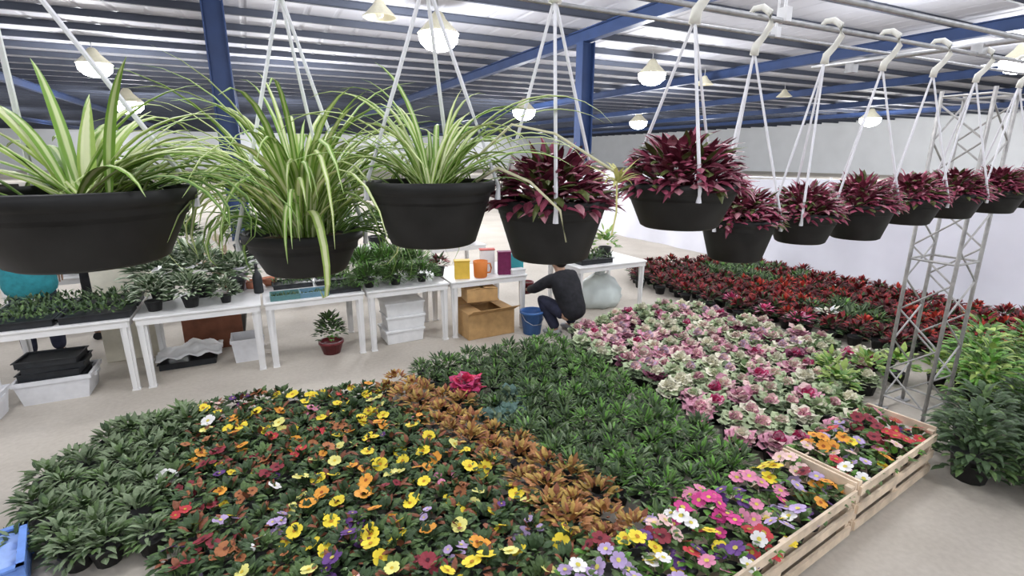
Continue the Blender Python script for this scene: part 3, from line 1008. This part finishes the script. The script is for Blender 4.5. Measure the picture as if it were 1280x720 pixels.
# loose primroses beside the crates
for i, (x, y) in enumerate(((1.30, 1.66), (1.48, 1.60), (1.66, 1.64), (1.84, 1.72), (2.02, 1.72))):
    cn = ('maroon', 'purple', 'lilac', 'magenta', 'pink')[i]
    o = plant('primrose', 'flower plant', (x, y + .02, 0), '%s primrose standing on the floor behind the crates' % cn, 'primroses behind the crates', (('pot', POT_M, (0, 0, 0)), ('foliage', rnd.choice(FPR), (0, 0, .10))))
    add_blossoms(o, [BLP[cn]], .065, .23, 4)

# ================================================= THINGS ON THE TABLES
tray_m = mat('black_tray', (.025, .027, .03), rough=.45, noise=.2)
boxw_m = mat('white_card', (.78, .78, .78), rough=.6, noise=.04)
cream_box_m = mat('cream_card', (.74, .70, .58), rough=.7, noise=.05)
card_m = mat('brown_card', (.52, .32, .14), rough=.8, noise=.15, scale=12)


def f_seed(r, w=.46, d=.30, h=.13, n=190, mats=None):
    mb = MB()
    for i in range(n):
        x, y = r.uniform(-w / 2, w / 2), r.uniform(-d / 2, d / 2)
        mb.leaf((x, y, r.uniform(.0, h * .6)), r.uniform(0, 2 * PI), math.radians(r.uniform(15, 80)), r.uniform(.04, .08), r.uniform(.014, .026), r.uniform(0, .9), 3, r.choices((0, 1), (3, 2))[0], .3)
    return mb.mesh('seedlings', mats or [g_dark, g_mid])


def tray_mesh(w=.47, d=.31, h=.06):
    mb = MB()
    mb.box((0, 0, .004), (w - .02, d - .02, .008))
    for sx in (-1, 1): mb.box((sx * w / 2, 0, h / 2), (.008, d, h)); mb.box((sx * (w / 2 + .008), 0, h), (.02, d + .03, .006))
    for sy in (-1, 1): mb.box((0, sy * d / 2, h / 2), (w, .008, h)); mb.box((0, sy * (d / 2 + .008), h), (w + .03, .02, .006))
    mb.box((0, 0, h * .55), (w - .02, d - .02, .02))
    return mb.mesh('tray', tray_m)


TRAY = tray_mesh(); SEED = [f_seed(random.Random(i)) for i in (1, 2)]
SEEDL = f_seed(random.Random(4), .46, .3, .2, 170, [g_lime, kale_pale]); SEEDG = f_seed(random.Random(5), .42, .3, .2, 260, [g_bright, g_mid])


def tray(x, y, label, seed, z=TH, rz=0.0, sc=1.0):
    o = thing('seedling_tray', label, 'plant tray', (x, y, z), rz, 'trays on the tables')
    part('tray', TRAY, o, sc=sc); part('seedlings', seed, o, (0, 0, .05 * sc), sc=sc)['kind'] = 'stuff'
    return o


for i, (x, y) in enumerate(((-1.815, 5.36), (-1.30, 5.36), (-1.815, 5.75), (-1.30, 5.75))):
    tray(x, y, 'black tray of low dark-green seedlings, %s edge of the end table, %s' % (('front', 'front', 'back', 'back')[i], ('outer corner', 'beside the bushes', 'outer corner', 'beside the bushes')[i]), SEED[i % 2])
tray(3.85, 5.42, 'black tray of dark seedlings at the front of the white frame table', SEED[0])
def f_bush(r, ms, wts, rad=.19, h=.3, n=230, L=(.05, .1), W=(.025, .045)):
    mb = MB(); dome_leaves(mb, r, n, rad, h, L, W, tuple(range(len(ms))), wts, .5, 'lance', 4)
    return mb.mesh('foliage', ms)


var_m = stripe_mat('variegated_leaf', (.10, .17, .08), (.55, .60, .46), mid_width=.30)
BUSH_V = [f_bush(random.Random(i), [var_m, g_grey, g_dark], (3, 2, 2)) for i in (1, 2)]
BUSH_G = [f_bush(random.Random(i), [g_dark, g_mid, g_bright], (4, 3, 1), .19, .42, 240) for i in (3, 4)]
BUSH_BR = f_bush(random.Random(6), [mat('dry_leaf', (.34, .24, .15), noise=.3), mat('dry_leaf_pale', (.45, .38, .27), noise=.3)], (3, 2), .13, .42, 80)
GRASS = [f_bush(random.Random(i), [g_bright, g_mid, g_dark], (3, 4, 1), .20, .2, 480, (.06, .11), (.009, .016)) for i in (7, 8)]
for i, (x, y) in enumerate(((-.90, 5.36), (-.62, 5.36), (-.34, 5.38), (-.88, 5.74), (-.56, 5.74), (-.26, 5.76))):
    plant('variegated_bush', 'plant', (x, y, TH), 'grey-green variegated bush on the second table, %s row, %s' % (('front', 'back')[i // 3], ('beside the trays', 'middle one', 'beside the terracotta bowls')[i % 3]), 'variegated bushes',
          (('pot', POT_M, (0, 0, 0)), ('foliage', BUSH_V[i % 2], (0, 0, .03))), sc=(.95, 1.0, .7, 1.55, 1.6, 1.25)[i])
plant('dried_plant', 'plant', (-.42, 6.5, 0), 'tall brown dried plant behind the variegated bushes', None, (('pot', POT_L, (0, 0, 0)), ('foliage', BUSH_BR, (0, 0, .15))), sc=1.9)
for i, (x, y) in enumerate(((.99, 5.36), (1.27, 5.36), (1.56, 5.36), (.99, 5.72), (1.27, 5.72), (1.56, 5.72))):
    plant('grass_plant', 'plant', (x, y, TH), 'dense grassy pot plant above the white boxes, %s row, %s' % (('front', 'back')[i // 3], ('nearest the trays', 'middle one', 'nearest the packs')[i % 3]), 'grassy pot plants', (('pot', POT_S, (0, 0, 0)), ('foliage', GRASS[i % 2], (0, 0, .0))), sc=(1.1, 1.15, 1.0, 1.6, 1.65, 1.4)[i])
tray(.27, 5.78, 'black tray of leafy seedlings behind the terracotta bowls', SEED[0], sc=.8)
tray(.725, 5.34, 'black tray of leafy seedlings at the front edge beside the blue trays', SEED[1], sc=.66)
tray(.69, 5.78, 'black tray of bright seedlings behind the blue trays', SEEDG, sc=.8)
plant('green_bush', 'plant', (3.80, 5.74, TH), 'dark green bush standing on the white frame table', 'bushes on the frame table', (('pot', POT_M, (0, 0, 0)), ('foliage', BUSH_G[1], (0, 0, .02))), sc=.95)
plant('lime_foliage_plant', 'plant', (4.28, 5.70, TH), 'pale lime-green plant standing on the white frame table', 'bushes on the frame table', (('pot', POT_M, (0, 0, 0)), ('foliage', FLM[0], (0, 0, .03))), sc=1.25)
terra_m = mat('terracotta', (.50, .20, .12), rough=.8, noise=.2)
for i, (px, py) in enumerate(((292, 366), (315, 362), (338, 358))):
    p = at(px, py, TH)
    o = thing('terracotta_bowl', 'terracotta bowl on the table row, %s from the variegated bushes' % nth(i + 1), 'bowl', (p.x, p.y + .07, TH), 0, 'terracotta bowls')
    mb = MB(); mb.lathe([(.045, 0), (.07, .03), (.082, .075), (.086, .08), (.078, .08), (.06, .035), (.01, .02)], 18); mb.build('bowl', terra_m, o, True)
    mb = MB(); mb.lathe([(.062, .04), (.055, .062), (.01, .066)], 14); mb.build('soil', soil_m, o, True)
p = on_y(322, 352, 5.62)
o = thing('bottle', 'black spray bottle standing behind the terracotta bowls', 'bottle', (p.x, 5.62, TH))
mb = MB(); mb.lathe([(.04, 0), (.045, .01), (.045, .16), (.035, .2), (.016, .23), (.015, .26)], 14); mb.build('body', tray_m, o, True)
mb = MB(); mb.box((0, 0, .28), (.03, .05, .04)); mb.box((0, -.04, .285), (.016, .05, .018)); mb.build('spray_head', tray_m, o)
p = on_y(297, 350, 5.84)
o = thing('white_pot', 'pale grey planter beside the black spray bottle', 'pot', (p.x, 5.84, TH))
mb = MB(); mb.lathe([(.07, 0), (.10, .22), (.11, .22), (.11, .25), (.09, .25), (.085, .2), (.01, .19)], 18); mb.build('body', mat('pale_grey_pot', (.58, .55, .60), noise=.08), o, True)
mb = MB(); mb.lathe([(.085, .2), (.07, .215), (.01, .22)], 14); mb.build('soil', soil_m, o, True)
for i, (px, c) in enumerate(((362, (.10, .22, .22)), (398, (.14, .26, .34)))):
    p = at(px, 362, TH)
    o = thing('plant_tray', ('green-blue', 'steel-blue')[i] + ' shallow tray on the table between bowls and grassy plants', 'plant tray', (p.x - .06, 5.30, TH), 0, 'shallow blue trays')
    m_ = mat('tray_tint_%d' % i, c, noise=.1)
    mb = MB(); mb.box((0, 0, .004), (.26, .2, .008))
    for s in (-1, 1): mb.box((s * .13, 0, .025), (.008, .2, .05)); mb.box((0, s * .1, .025), (.26, .008, .05))
    mb.build('tray', m_, o)
    mb = MB(); r_ = random.Random(i)
    for q in range(50): mb.leaf((r_.uniform(-.11, .11), r_.uniform(-.08, .08), .01), r_.uniform(0, 6.28), math.radians(r_.uniform(20, 80)), r_.uniform(.03, .06), .016, .5, 3, 0)
    mb.build('seedlings', g_dark, o)['kind'] = 'stuff'


def card_box(name, label, c, s, m, lid=True, group=None, rz=0.0, lidm=None):
    o = thing(name, label, 'box', c, rz, group)
    mb = MB(); mb.box((0, 0, s[2] / 2), s); mb.build('body', m, o, bevel=.004)
    if lid:
        mb = MB(); mb.box((0, 0, s[2] + .006), (s[0] + .012, s[1] + .012, .012)); mb.build('lid', lidm or m, o, bevel=.003)
    return o


def on_table(px, y, Y=5.42):
    return on_y(px, 345, Y).x


card_box('seed_pack', 'yellow pack on the table, first of the coloured packs past the grassy plants', (on_table(573, 5.3), 5.30, TH), (.17, .10, .20), mat('pack_yellow', (.72, .47, .07), noise=.05), rz=-.3)
o = thing('mug', 'orange mug on the table between the yellow and white packs', 'mug', (on_table(594, 5.26), 5.26, TH))
mb = MB(); mb.lathe([(.065, 0), (.075, .012), (.085, .19), (.078, .19), (.068, .03), (.01, .02)], 20); mb.build('body', mat('mug_orange', (.66, .20, .04), noise=.05), o, True)
mb = MB(); mb.tube([(.08, 0, .15), (.12, 0, .15), (.135, 0, .095), (.12, 0, .045), (.075, 0, .045)], .010, 6); mb.build('handle', MATS['mug_orange'], o, True)
card_box('seed_pack', 'tall white pack with a red lid on the table past the orange mug', (on_table(609, 5.42), 5.42, TH), (.17, .10, .28), boxw_m, lidm=mat('pack_red', (.5, .08, .06)), rz=-.3)
card_box('seed_pack', 'dark magenta pack on the table beside the white one', (on_table(624, 5.28), 5.28, TH), (.15, .09, .26), mat('pack_magenta', (.16, .018, .075), noise=.2), rz=-.3)
card_box('seed_pack', 'teal pack at the end of the coloured packs', (on_table(643, 5.36), 5.36, TH), (.15, .09, .20), mat('pack_teal', (.05, .34, .38), noise=.05), rz=-.3)
card_box('paper_pack', 'flat white pack lying on the table edge near the crouching person', (2.67, 5.225, TH), (.17, .10, .05), boxw_m, lid=True)
o = plant('red_flower_pot', 'flower plant', (on_table(553, 5.5), 5.55, TH), 'dark red flowering pot plant beside the yellow pack', None, (('pot', POT_M, (0, 0, 0)), ('foliage', FR[0], (0, 0, .06)), ('flower_head', BR['dark red'], (0, 0, .12))))
card_box('carton', 'cream carton standing at the back of the end table', (on_y(140, 362, 5.98).x + .05, 6.22, 0), (.45, .3, .98), cream_box_m, lid=True)

# ------------------------------------------------ things under the tables
crate_white = mat('white_crate', (.74, .74, .76), rough=.5, noise=.05)


def tub(label, x, y, L, D, h, rz=0.0, group='white tubs'):
    o = thing('plastic_tub', label, 'tub', (x, y, 0), rz, group)
    mb = MB()
    n = len(mb.v)
    k = .86
    for (z, q, t) in ((0, k, 0), (h, 1, 0), (h, 1.05, 0), (h - .03, 1.05, 0)):
        pass
    def ring(z, q):
        b = len(mb.v)
        for sx, sy in ((-1, -1), (1, -1), (1, 1), (-1, 1)): mb.v.append(Vector((sx * L / 2 * q, sy * D / 2 * q, z)))
        return b
    rs = [ring(0, k), ring(h - .035, .985), ring(h - .035, 1.04), ring(h, 1.05), ring(h, .97), ring(.02, k - .04)]
    for a, b in zip(rs, rs[1:]):
        for i in range(4): mb.face([a + i, a + (i + 1) % 4, b + (i + 1) % 4, b + i])
    mb.face([rs[0] + i for i in (3, 2, 1, 0)]); mb.face([rs[-1] + i for i in range(4)])
    mb.build('tub', crate_white, o)
    for sx in (-1, 1):
        mb = MB(); mb.box((sx * L / 2 * 1.05, 0, h - .045), (.02, D * .35, .03)); mb.build('handle', crate_white, o)
    return o


pt = at(66, 505)
tub('white plastic tub heaped with black trays under the end table', pt.x + .02, pt.y + .2, .50, .36, .21)
for i in range(5):
    o = thing('black_tray', 'black plastic seed tray heaped in the white tub, %s from the bottom' % nth(i + 1), 'tray', (pt.x + .02 + rnd.uniform(-.02, .02), pt.y + .2 + rnd.uniform(-.01, .01), .10 + i * .054), rnd.uniform(-.08, .08), 'black trays in the tub')
    part('tray', TRAY, o, sc=.86)
pt = at(5, 518)
tub('white plastic tub half under the end table, beside the tub of trays', pt.x - .17, pt.y - .09, .42, .34, .22)
pt = at(308, 462)
tub('small white tub behind the legs between second and third tables', pt.x + .03, pt.y + .34, .28, .28, .24)
# white sheet sagging over something dark under the second table
pa = at(245, 462)
o = thing('folded_sheet', 'crumpled white plastic sheet lying on a dark tray under the second table', 'sheet', (pa.x - .05, pa.y + .28, 0))
mb = MB(); n = 16
for i in range(n + 1):
    for j in range(n + 1):
        u, v_ = i / n - .5, j / n - .5
        z = .10 + .10 * math.exp(-((u - .12) ** 2 + v_ ** 2) * 9) + .018 * math.sin(u * 21 + v_ * 9) + .015 * math.sin(v_ * 25)
        mb.v.append(Vector((u * .56, v_ * .36, z)))
for i in range(n):
    for j in range(n):
        q = i * (n + 1) + j
        mb.face([q, q + 1, q + n + 2, q + n + 1])
so = mb.build('sheet', boxw_m, o, True)
sm = so.modifiers.new('thick', 'SOLIDIFY'); sm.thickness = .006
o2 = thing('black_tray', 'flat black tray under the crumpled white sheet', 'tray', (pa.x - .07, pa.y + .26, 0))
part('tray', TRAY, o2, sc=1.0)
# bush in a maroon pot
pa = at(418, 447)
o = plant('potted_bush', 'plant', (pa.x, pa.y + .16, 0), 'green bush in a dark maroon pot on the floor under the third table', None, (('foliage', BUSH_G[0], (0, 0, .10)),), sc=.85)
mb = MB(); mb.lathe([(.10, 0), (.14, .13), (.15, .13), (.15, .16), (.13, .16), (.12, .13), (.01, .12)], 18); mb.build('pot', mat('maroon_pot', (.16, .025, .03), rough=.4, noise=.15), o, True)
# stack of three white boxes
pa = at(512, 432)
for i in range(3):
    o = thing('storage_box', 'white lidded box under the table, %s of the stack of three' % ('bottom', 'middle', 'top')[i], 'box', (pa.x + (-.012, .01, 0)[i], pa.y + .28, i * .155), (.03, -.02, .02)[i], 'stacked white boxes')
    mb = MB(); mb.box((0, 0, .065), (.42, .34, .13), taper=.95); mb.build('body', boxw_m, o, bevel=.006)
    mb = MB(); mb.box((0, 0, .142), (.445, .365, .025)); mb.build('lid', boxw_m, o, bevel=.006)
# cardboard boxes
pa = at(615, 424)


def carton(label, c, s, rz, open_=True):
    o = thing('cardboard_box', label, 'box', c, rz, 'cardboard boxes')
    mb = MB(); t = .006
    mb.box((0, 0, t / 2), (s[0], s[1], t))
    for sx in (-1, 1): mb.box((sx * (s[0] / 2 - t / 2), 0, s[2] / 2), (t, s[1], s[2]))
    for sy in (-1, 1): mb.box((0, sy * (s[1] / 2 - t / 2), s[2] / 2), (s[0] - 2 * t, t, s[2]))
    mb.build('body', card_m, o)
    for sy in (-1, 1):
        mb = MB(); ang = .5 * sy if open_ else 0
        mb.box((0, sy * (s[1] / 2 + (.07 if open_ else -.09)), s[2] + (.03 if open_ else .004)), (s[0], .17, .005), rot=Matrix.Rotation(ang, 3, 'X')); mb.build('flap', card_m, o)
    for sx in (-1, 1):
        mb = MB(); mb.box((sx * (s[0] / 2 - .08), 0, s[2] + .012), (.16, s[1], .005), rot=Matrix.Rotation(.1 * sx, 3, 'Y')); mb.build('flap', card_m, o)
    return o


carton('large brown cardboard box on the floor under the last table of the row', (pa.x + .03, pa.y + .26, 0), (.58, .36, .30), .04)
carton('small brown cardboard box resting on the large one', (pa.x - .02, pa.y + .3, .40), (.36, .26, .14), -.1, False)
o = thing('board', 'reddish-brown board leaning under the second table', 'board', (on_y(265, 410, 5.9).x, 6.03, 0))
mb = MB(); mb.box((0, 0, .29), (.55, .02, .58)); mb.build('panel', mat('brown_board', (.24, .09, .05), noise=.25, scale=8), o, bevel=.003)
mb = MB(); mb.box((0, -.014, .56), (.55, .012, .03)); mb.build('edge_strip', mat('ochre_strip', (.42, .3, .12), noise=.2), o)
# bucket
pa = at(676, 414)
o = thing('bucket', 'blue plastic bucket on the floor beside the crouching person', 'bucket', (pa.x - .12, pa.y + .0, 0))
mb = MB(); mb.lathe([(.10, 0), (.135, .25), (.145, .25), (.145, .275), (.13, .275), (.12, .22), (.01, .03)], 20); mb.build('body', mat('blue_plastic', (.06, .16, .42), rough=.4, noise=.1), o, True)
mb = MB(); mb.tube([(-.14, 0, .26), (-.12, -.06, .18), (-.05, -.12, .13), (.05, -.12, .13), (.12, -.06, .18), (.14, 0, .26)], .004, 6); mb.build('handle', steel_m, o, True)
# translucent-looking white bag under frame table
o = thing('sack', 'pale grey-white sack slumped under the white frame table', 'sack', (4.12, 5.58, 0))
mb = MB(); mb.lathe([(.02, 0), (.28, .01), (.33, .10), (.31, .24), (.22, .36), (.11, .42), (.06, .45), (.10, .50), (.06, .50), (.02, .46)], 24)
r_ = random.Random(3)
for i, v_ in enumerate(mb.v): mb.v[i] = Vector((v_.x * (1 + .1 * math.sin(i * 1.7)), v_.y * .8 * (1 + .1 * math.cos(i * 2.3)), v_.z * (1 + .05 * math.sin(i * .9)) if v_.z > .02 else v_.z))
mb.build('bag', mat('sack_plastic', (.66, .72, .70), rough=.35, noise=.1, scale=5), o, True)
mb = MB(); mb.tube([(.07 * math.cos(a * .785), .055 * math.sin(a * .785), .45) for a in range(9)], .008, 5); mb.build('tie', white_m, o, True)
# blue crate at the corner of the bed
o = thing('plastic_crate', 'light-blue plastic crate on the floor at the corner of the flower bed', 'crate', (-1.36, 2.90, 0), .25)
bl_m = mat('light_blue_plastic', (.16, .30, .72), rough=.4, noise=.12)
mb = MB(); L, D, h = .34, .36, .17
mb.box((0, 0, .006), (L, D, .012))
for zz in (.035, .085, .14):
    for s in (-1, 1):
        mb.box((s * L / 2, 0, zz), (.012, D, .042)); mb.box((0, s * D / 2, zz), (L, .012, .042))
for sx in (-1, 1):
    for sy in (-1, 1): mb.box((sx * L / 2, sy * D / 2, h / 2), (.024, .024, h))
mb.build('basket', bl_m, o)
mb = MB()
for s in (-1, 1): mb.box((s * L / 2, 0, h + .004), (.03, D + .03, .012)); mb.box((0, s * D / 2, h + .004), (L + .03, .03, .012))
mb.build('rim', bl_m, o)
mb = MB(); n = 10                                       # film folded into the crate
for i in range(n + 1):
    for j in range(n + 1):
        u, v_ = i / n - .5, j / n - .5
        mb.v.append(Vector((u * .3, v_ * .32, .15 + .03 * math.cos(u * 3) + .012 * math.sin(u * 31 + v_ * 13))))
for i in range(n):
    for j in range(n):
        q = i * (n + 1) + j; mb.face([q, q + n + 1, q + n + 2, q + 1])
fo = mb.build('liner', mat('blue_film', (.28, .42, .80), rough=.3, noise=.12), o, True)

# rear row plants
for i in range(10):
    tx_ = (-2.15, -1.05, .05, 1.35, 2.75)[i // 2]
    x = tx_ + (-.22 if i % 2 == 0 else .22)
    plant('green_bush', 'plant', (x, 7.62, TH), 'dark green bush on the rear table row, %s counted from the teal-clad person' % nth(i + 1), 'bushes on the rear tables', (('pot', POT_L, (0, 0, 0)), ('foliage', BUSH_G[i % 2], (0, 0, .12))), sc=rnd.uniform(1.0, 1.25))

# ================================================================ PEOPLE
def skin(name, nodes, edges, m, root_i=0, sub=1, parent=None, loc=None):
    me = bpy.data.meshes.new(name)
    me.from_pydata([n[0] for n in nodes], edges, [])
    o = bpy.data.objects.new(name, me); COL.objects.link(o)
    md = o.modifiers.new('skin', 'SKIN'); md.use_smooth_shade = True; md.branch_smoothing = .4
    sk = me.skin_vertices[0].data
    for i, n in enumerate(nodes):
        r = n[1]; sk[i].radius = r if isinstance(r, tuple) else (r, r)
        sk[i].use_root = i == root_i
    s = o.modifiers.new('sub', 'SUBSURF'); s.levels = sub; s.render_levels = sub
    dg = bpy.context.evaluated_depsgraph_get()
    nm = bpy.data.meshes.new_from_object(o.evaluated_get(dg))
    bpy.data.objects.remove(o)
    nm.materials.clear(); nm.materials.append(m)
    for p in nm.polygons: p.use_smooth = True
    o = bpy.data.objects.new(name, nm); COL.objects.link(o)
    if parent is not None: o.parent = parent
    return o


skin_m = mat('skin', (.42, .25, .17), rough=.55, noise=.06)
hair_m = mat('dark_hair', (.02, .016, .014), rough=.6, noise=.2)


def person(label, loc, rz, J, top_m, leg_m, shoe_m, long_top=False):
    """J: joints (side, forward, up). One body mesh; clothes and hair are children."""
    o = thing('person', label, 'person', loc, rz)
    n, e = [], []

    def add(p, r, par=None):
        n.append((Vector(p), r)); i = len(n) - 1
        if par is not None: e.append((par, i))
        return i
    pel = add(J['pelvis'], (.085, .075)); sp_ = add(J['spine'], (.095, .08), pel); ch = add(J['chest'], (.13, .10), sp_)
    nk = add(J['neck'], .052, ch)
    hd = Vector(J['head']); up = (hd - Vector(J['neck'])).normalized(); fw = Vector(J['look']).normalized()
    h1 = add(hd - up * .035 + fw * .012, (.066, .075), nk); h2 = add(hd + up * .035, (.074, .088), h1); h3 = add(hd + up * .085 - fw * .01, (.055, .066), h2)
    add(hd - up * .005 + fw * .1, .014, h1)                                     # nose
    sd = up.cross(fw)
    for s in (-1, 1): add(hd + sd * s * .085 - fw * .01, .016, h2 if False else h1)   # ears
    hands = []
    for s in (-1, 1):
        def q(k):
            v = J[k + ('r' if s > 0 else 'l')] if k + ('r' if s > 0 else 'l') in J else J[k]
            return Vector((v[0] * (s if k in J else 1), v[1], v[2]))
        sh = add(q('shoulder'), .062, ch); el = add(q('elbow'), .044, sh); wr = add(q('wrist'), .030, el)
        d = (q('wrist') - q('elbow')).normalized()
        pm = add(q('wrist') + d * .07, (.042, .020), wr)
        side = d.cross(Vector((0, 0, 1))).normalized()
        for fi, (off, L) in enumerate(((-.033, .065), (-.011, .078), (.011, .072), (.033, .055))):
            a = add(q('wrist') + d * .105 + side * off, .0095, pm)
            b = add(q('wrist') + d * (.105 + L * .55) + side * off - Vector((0, 0, .008)), .0088, a)
            add(q('wrist') + d * (.105 + L) + side * off - Vector((0, 0, .028)), .0075, b)
        t1 = add(q('wrist') + d * .045 - side * s * .05, .012, wr); add(q('wrist') + d * .085 - side * s * .062 - Vector((0, 0, .01)), .0095, t1)
        hp = add(q('hip'), .065, pel); kn = add(q('knee'), .048, hp); ak = add(q('ankle'), .036, kn)
        add(q('toe'), (.040, .026), ak)
    skin('body', n, e, skin_m, 0, 1, o)
    # jacket
    n, e = [], []
    low = Vector(J['pelvis'])
    pel = add(low + (Vector((0, 0, -.30)) if long_top else Vector((0, -.04, -.07))), (.27, .23) if long_top else (.20, .16))
    if long_top: pel = add(low, (.215, .175), pel)
    sp_ = add(J['spine'], (.175, .16), pel); ch = add(J['chest'], (.20, .16), sp_); add(Vector(J['chest']).lerp(Vector(J['neck']), .85), .078, ch)
    for s in (-1, 1):
        def q(k):
            kk = k + ('r' if s > 0 else 'l')
            v = J[kk] if kk in J else J[k]
            return Vector((v[0] * (1 if kk in J else s), v[1], v[2]))
        sh = add(q('shoulder'), .082, ch); el = add(q('elbow'), .062, sh); add(q('elbow').lerp(q('wrist'), .93), .046, el)
    skin('jacket', n, e, top_m, 0, 2, o)
    # trousers
    n, e = [], []
    wst = add(low + Vector((0, 0, .10)), (.125, .105)); pel = add(low, (.12, .11), wst)
    for s in (-1, 1):
        def q(k):
            kk = k + ('r' if s > 0 else 'l')
            v = J[kk] if kk in J else J[k]
            return Vector((v[0] * (1 if kk in J else s), v[1], v[2]))
        hp = add(q('hip').lerp(q('knee'), .18), .098, pel); kn = add(q('knee'), .078, hp); add(q('knee').lerp(q('ankle'), 1.0), .062, kn)
    skin('trousers', n, e, leg_m, 0, 2, o)
    for s in (-1, 1):
        def q(k):
            v = J[k]; return Vector((v[0] * s, v[1], v[2]))
        n, e = [], []
        a = q('ankle'); t = q('toe'); back = (a - t); back.z = 0; back.normalize()
        i0 = add(Vector((a.x, a.y, .045)) + back * .05, (.044, .04)); i1 = add(Vector((a.x, a.y, .048)), (.046, .046), i0); i2 = add(Vector((t.x, t.y, .035)), (.05, .033), i1); add(Vector((t.x, t.y, .03)) - back * .06, (.036, .024), i2)
        skin('shoe', n, e, shoe_m, 1, 1, o)
    # hair
    n, e = [], []
    a = add(hd + up * .05 - fw * .03, (.086, .088)); b = add(hd + up * .10 - fw * .02, (.062, .07), a); c_ = add(hd - up * .03 - fw * .05, (.084, .066), a); add(hd - up * .13 - fw * .06, (.075, .055), c_)
    skin('hair', n, e, hair_m, 0, 1, o)
    return o


crouch = {'pelvis': (0, -.12, .25), 'spine': (0, -.05, .42), 'chest': (0, .06, .60), 'neck': (0, .13, .76), 'head': (0, .17, .87), 'look': (0, 1, -.35),
          'shoulder': (.17, .08, .68), 'elbow': (.22, .30, .52), 'wrist': (.12, .50, .46), 'hip': (.10, -.10, .25), 'knee': (.17, .26, .43), 'ankle': (.14, .02, .08), 'toe': (.15, .16, .035)}
black_m = mat('black_cloth', (.018, .018, .022), rough=.85, noise=.3)
navy_m = mat('navy_cloth', (.022, .024, .045), rough=.85, noise=.25)
teal_m = mat('teal_cloth', (.03, .24, .28), rough=.8, noise=.2)
pz = at(712, 420)
PRZ = math.radians(16)
person('person in black crouching by the last table, seen from behind, reaching for a maroon pot', (pz.x, pz.y + .08, 0), PRZ, crouch, black_m, navy_m, mat('grey_shoe', (.35, .35, .36), noise=.1))
hp = Vector((pz.x, pz.y + .08, 0)) + Matrix.Rotation(PRZ, 3, 'Z') @ Vector((0, .66, 0))
o = thing('flower_pot', 'maroon flower pot held by the crouching person', 'pot', (hp.x, hp.y, .36))
mb = MB(); mb.lathe([(.055, 0), (.08, .12), (.088, .12), (.088, .15), (.075, .15), (.07, .12), (.01, .11)], 16); mb.build('pot', MATS['maroon_pot'], o, True)
part('soil', soil_mesh(.14), o, (0, 0, .15))
stand = {'pelvis': (0, 0, .92), 'spine': (0, .0, 1.08), 'chest': (0, .01, 1.28), 'neck': (0, .02, 1.45), 'head': (0, .04, 1.58), 'look': (0, 1, -.2), 'shoulder': (.18, .0, 1.38), 'elbow': (.24, .02, 1.10), 'wrist': (.22, .16, .90),
         'hip': (.10, 0, .90), 'knee': (.11, .02, .49), 'ankle': (.11, -.02, .08), 'toe': (.12, .12, .035)}
person('person in a long teal top standing behind the end table', (-2.05, 6.45, 0), math.radians(15), stand, teal_m, navy_m, black_m, True)
person('person in black standing behind the end table beside the teal top', (-1.62, 6.95, 0), math.radians(-10), stand, black_m, black_m, black_m)

# ================================================================== VIEW
vs = scene.view_settings
vs.view_transform = 'Standard'
vs.look = 'None'
vs.exposure = 0.0
vs.gamma = 1.0
vs.use_curve_mapping = False
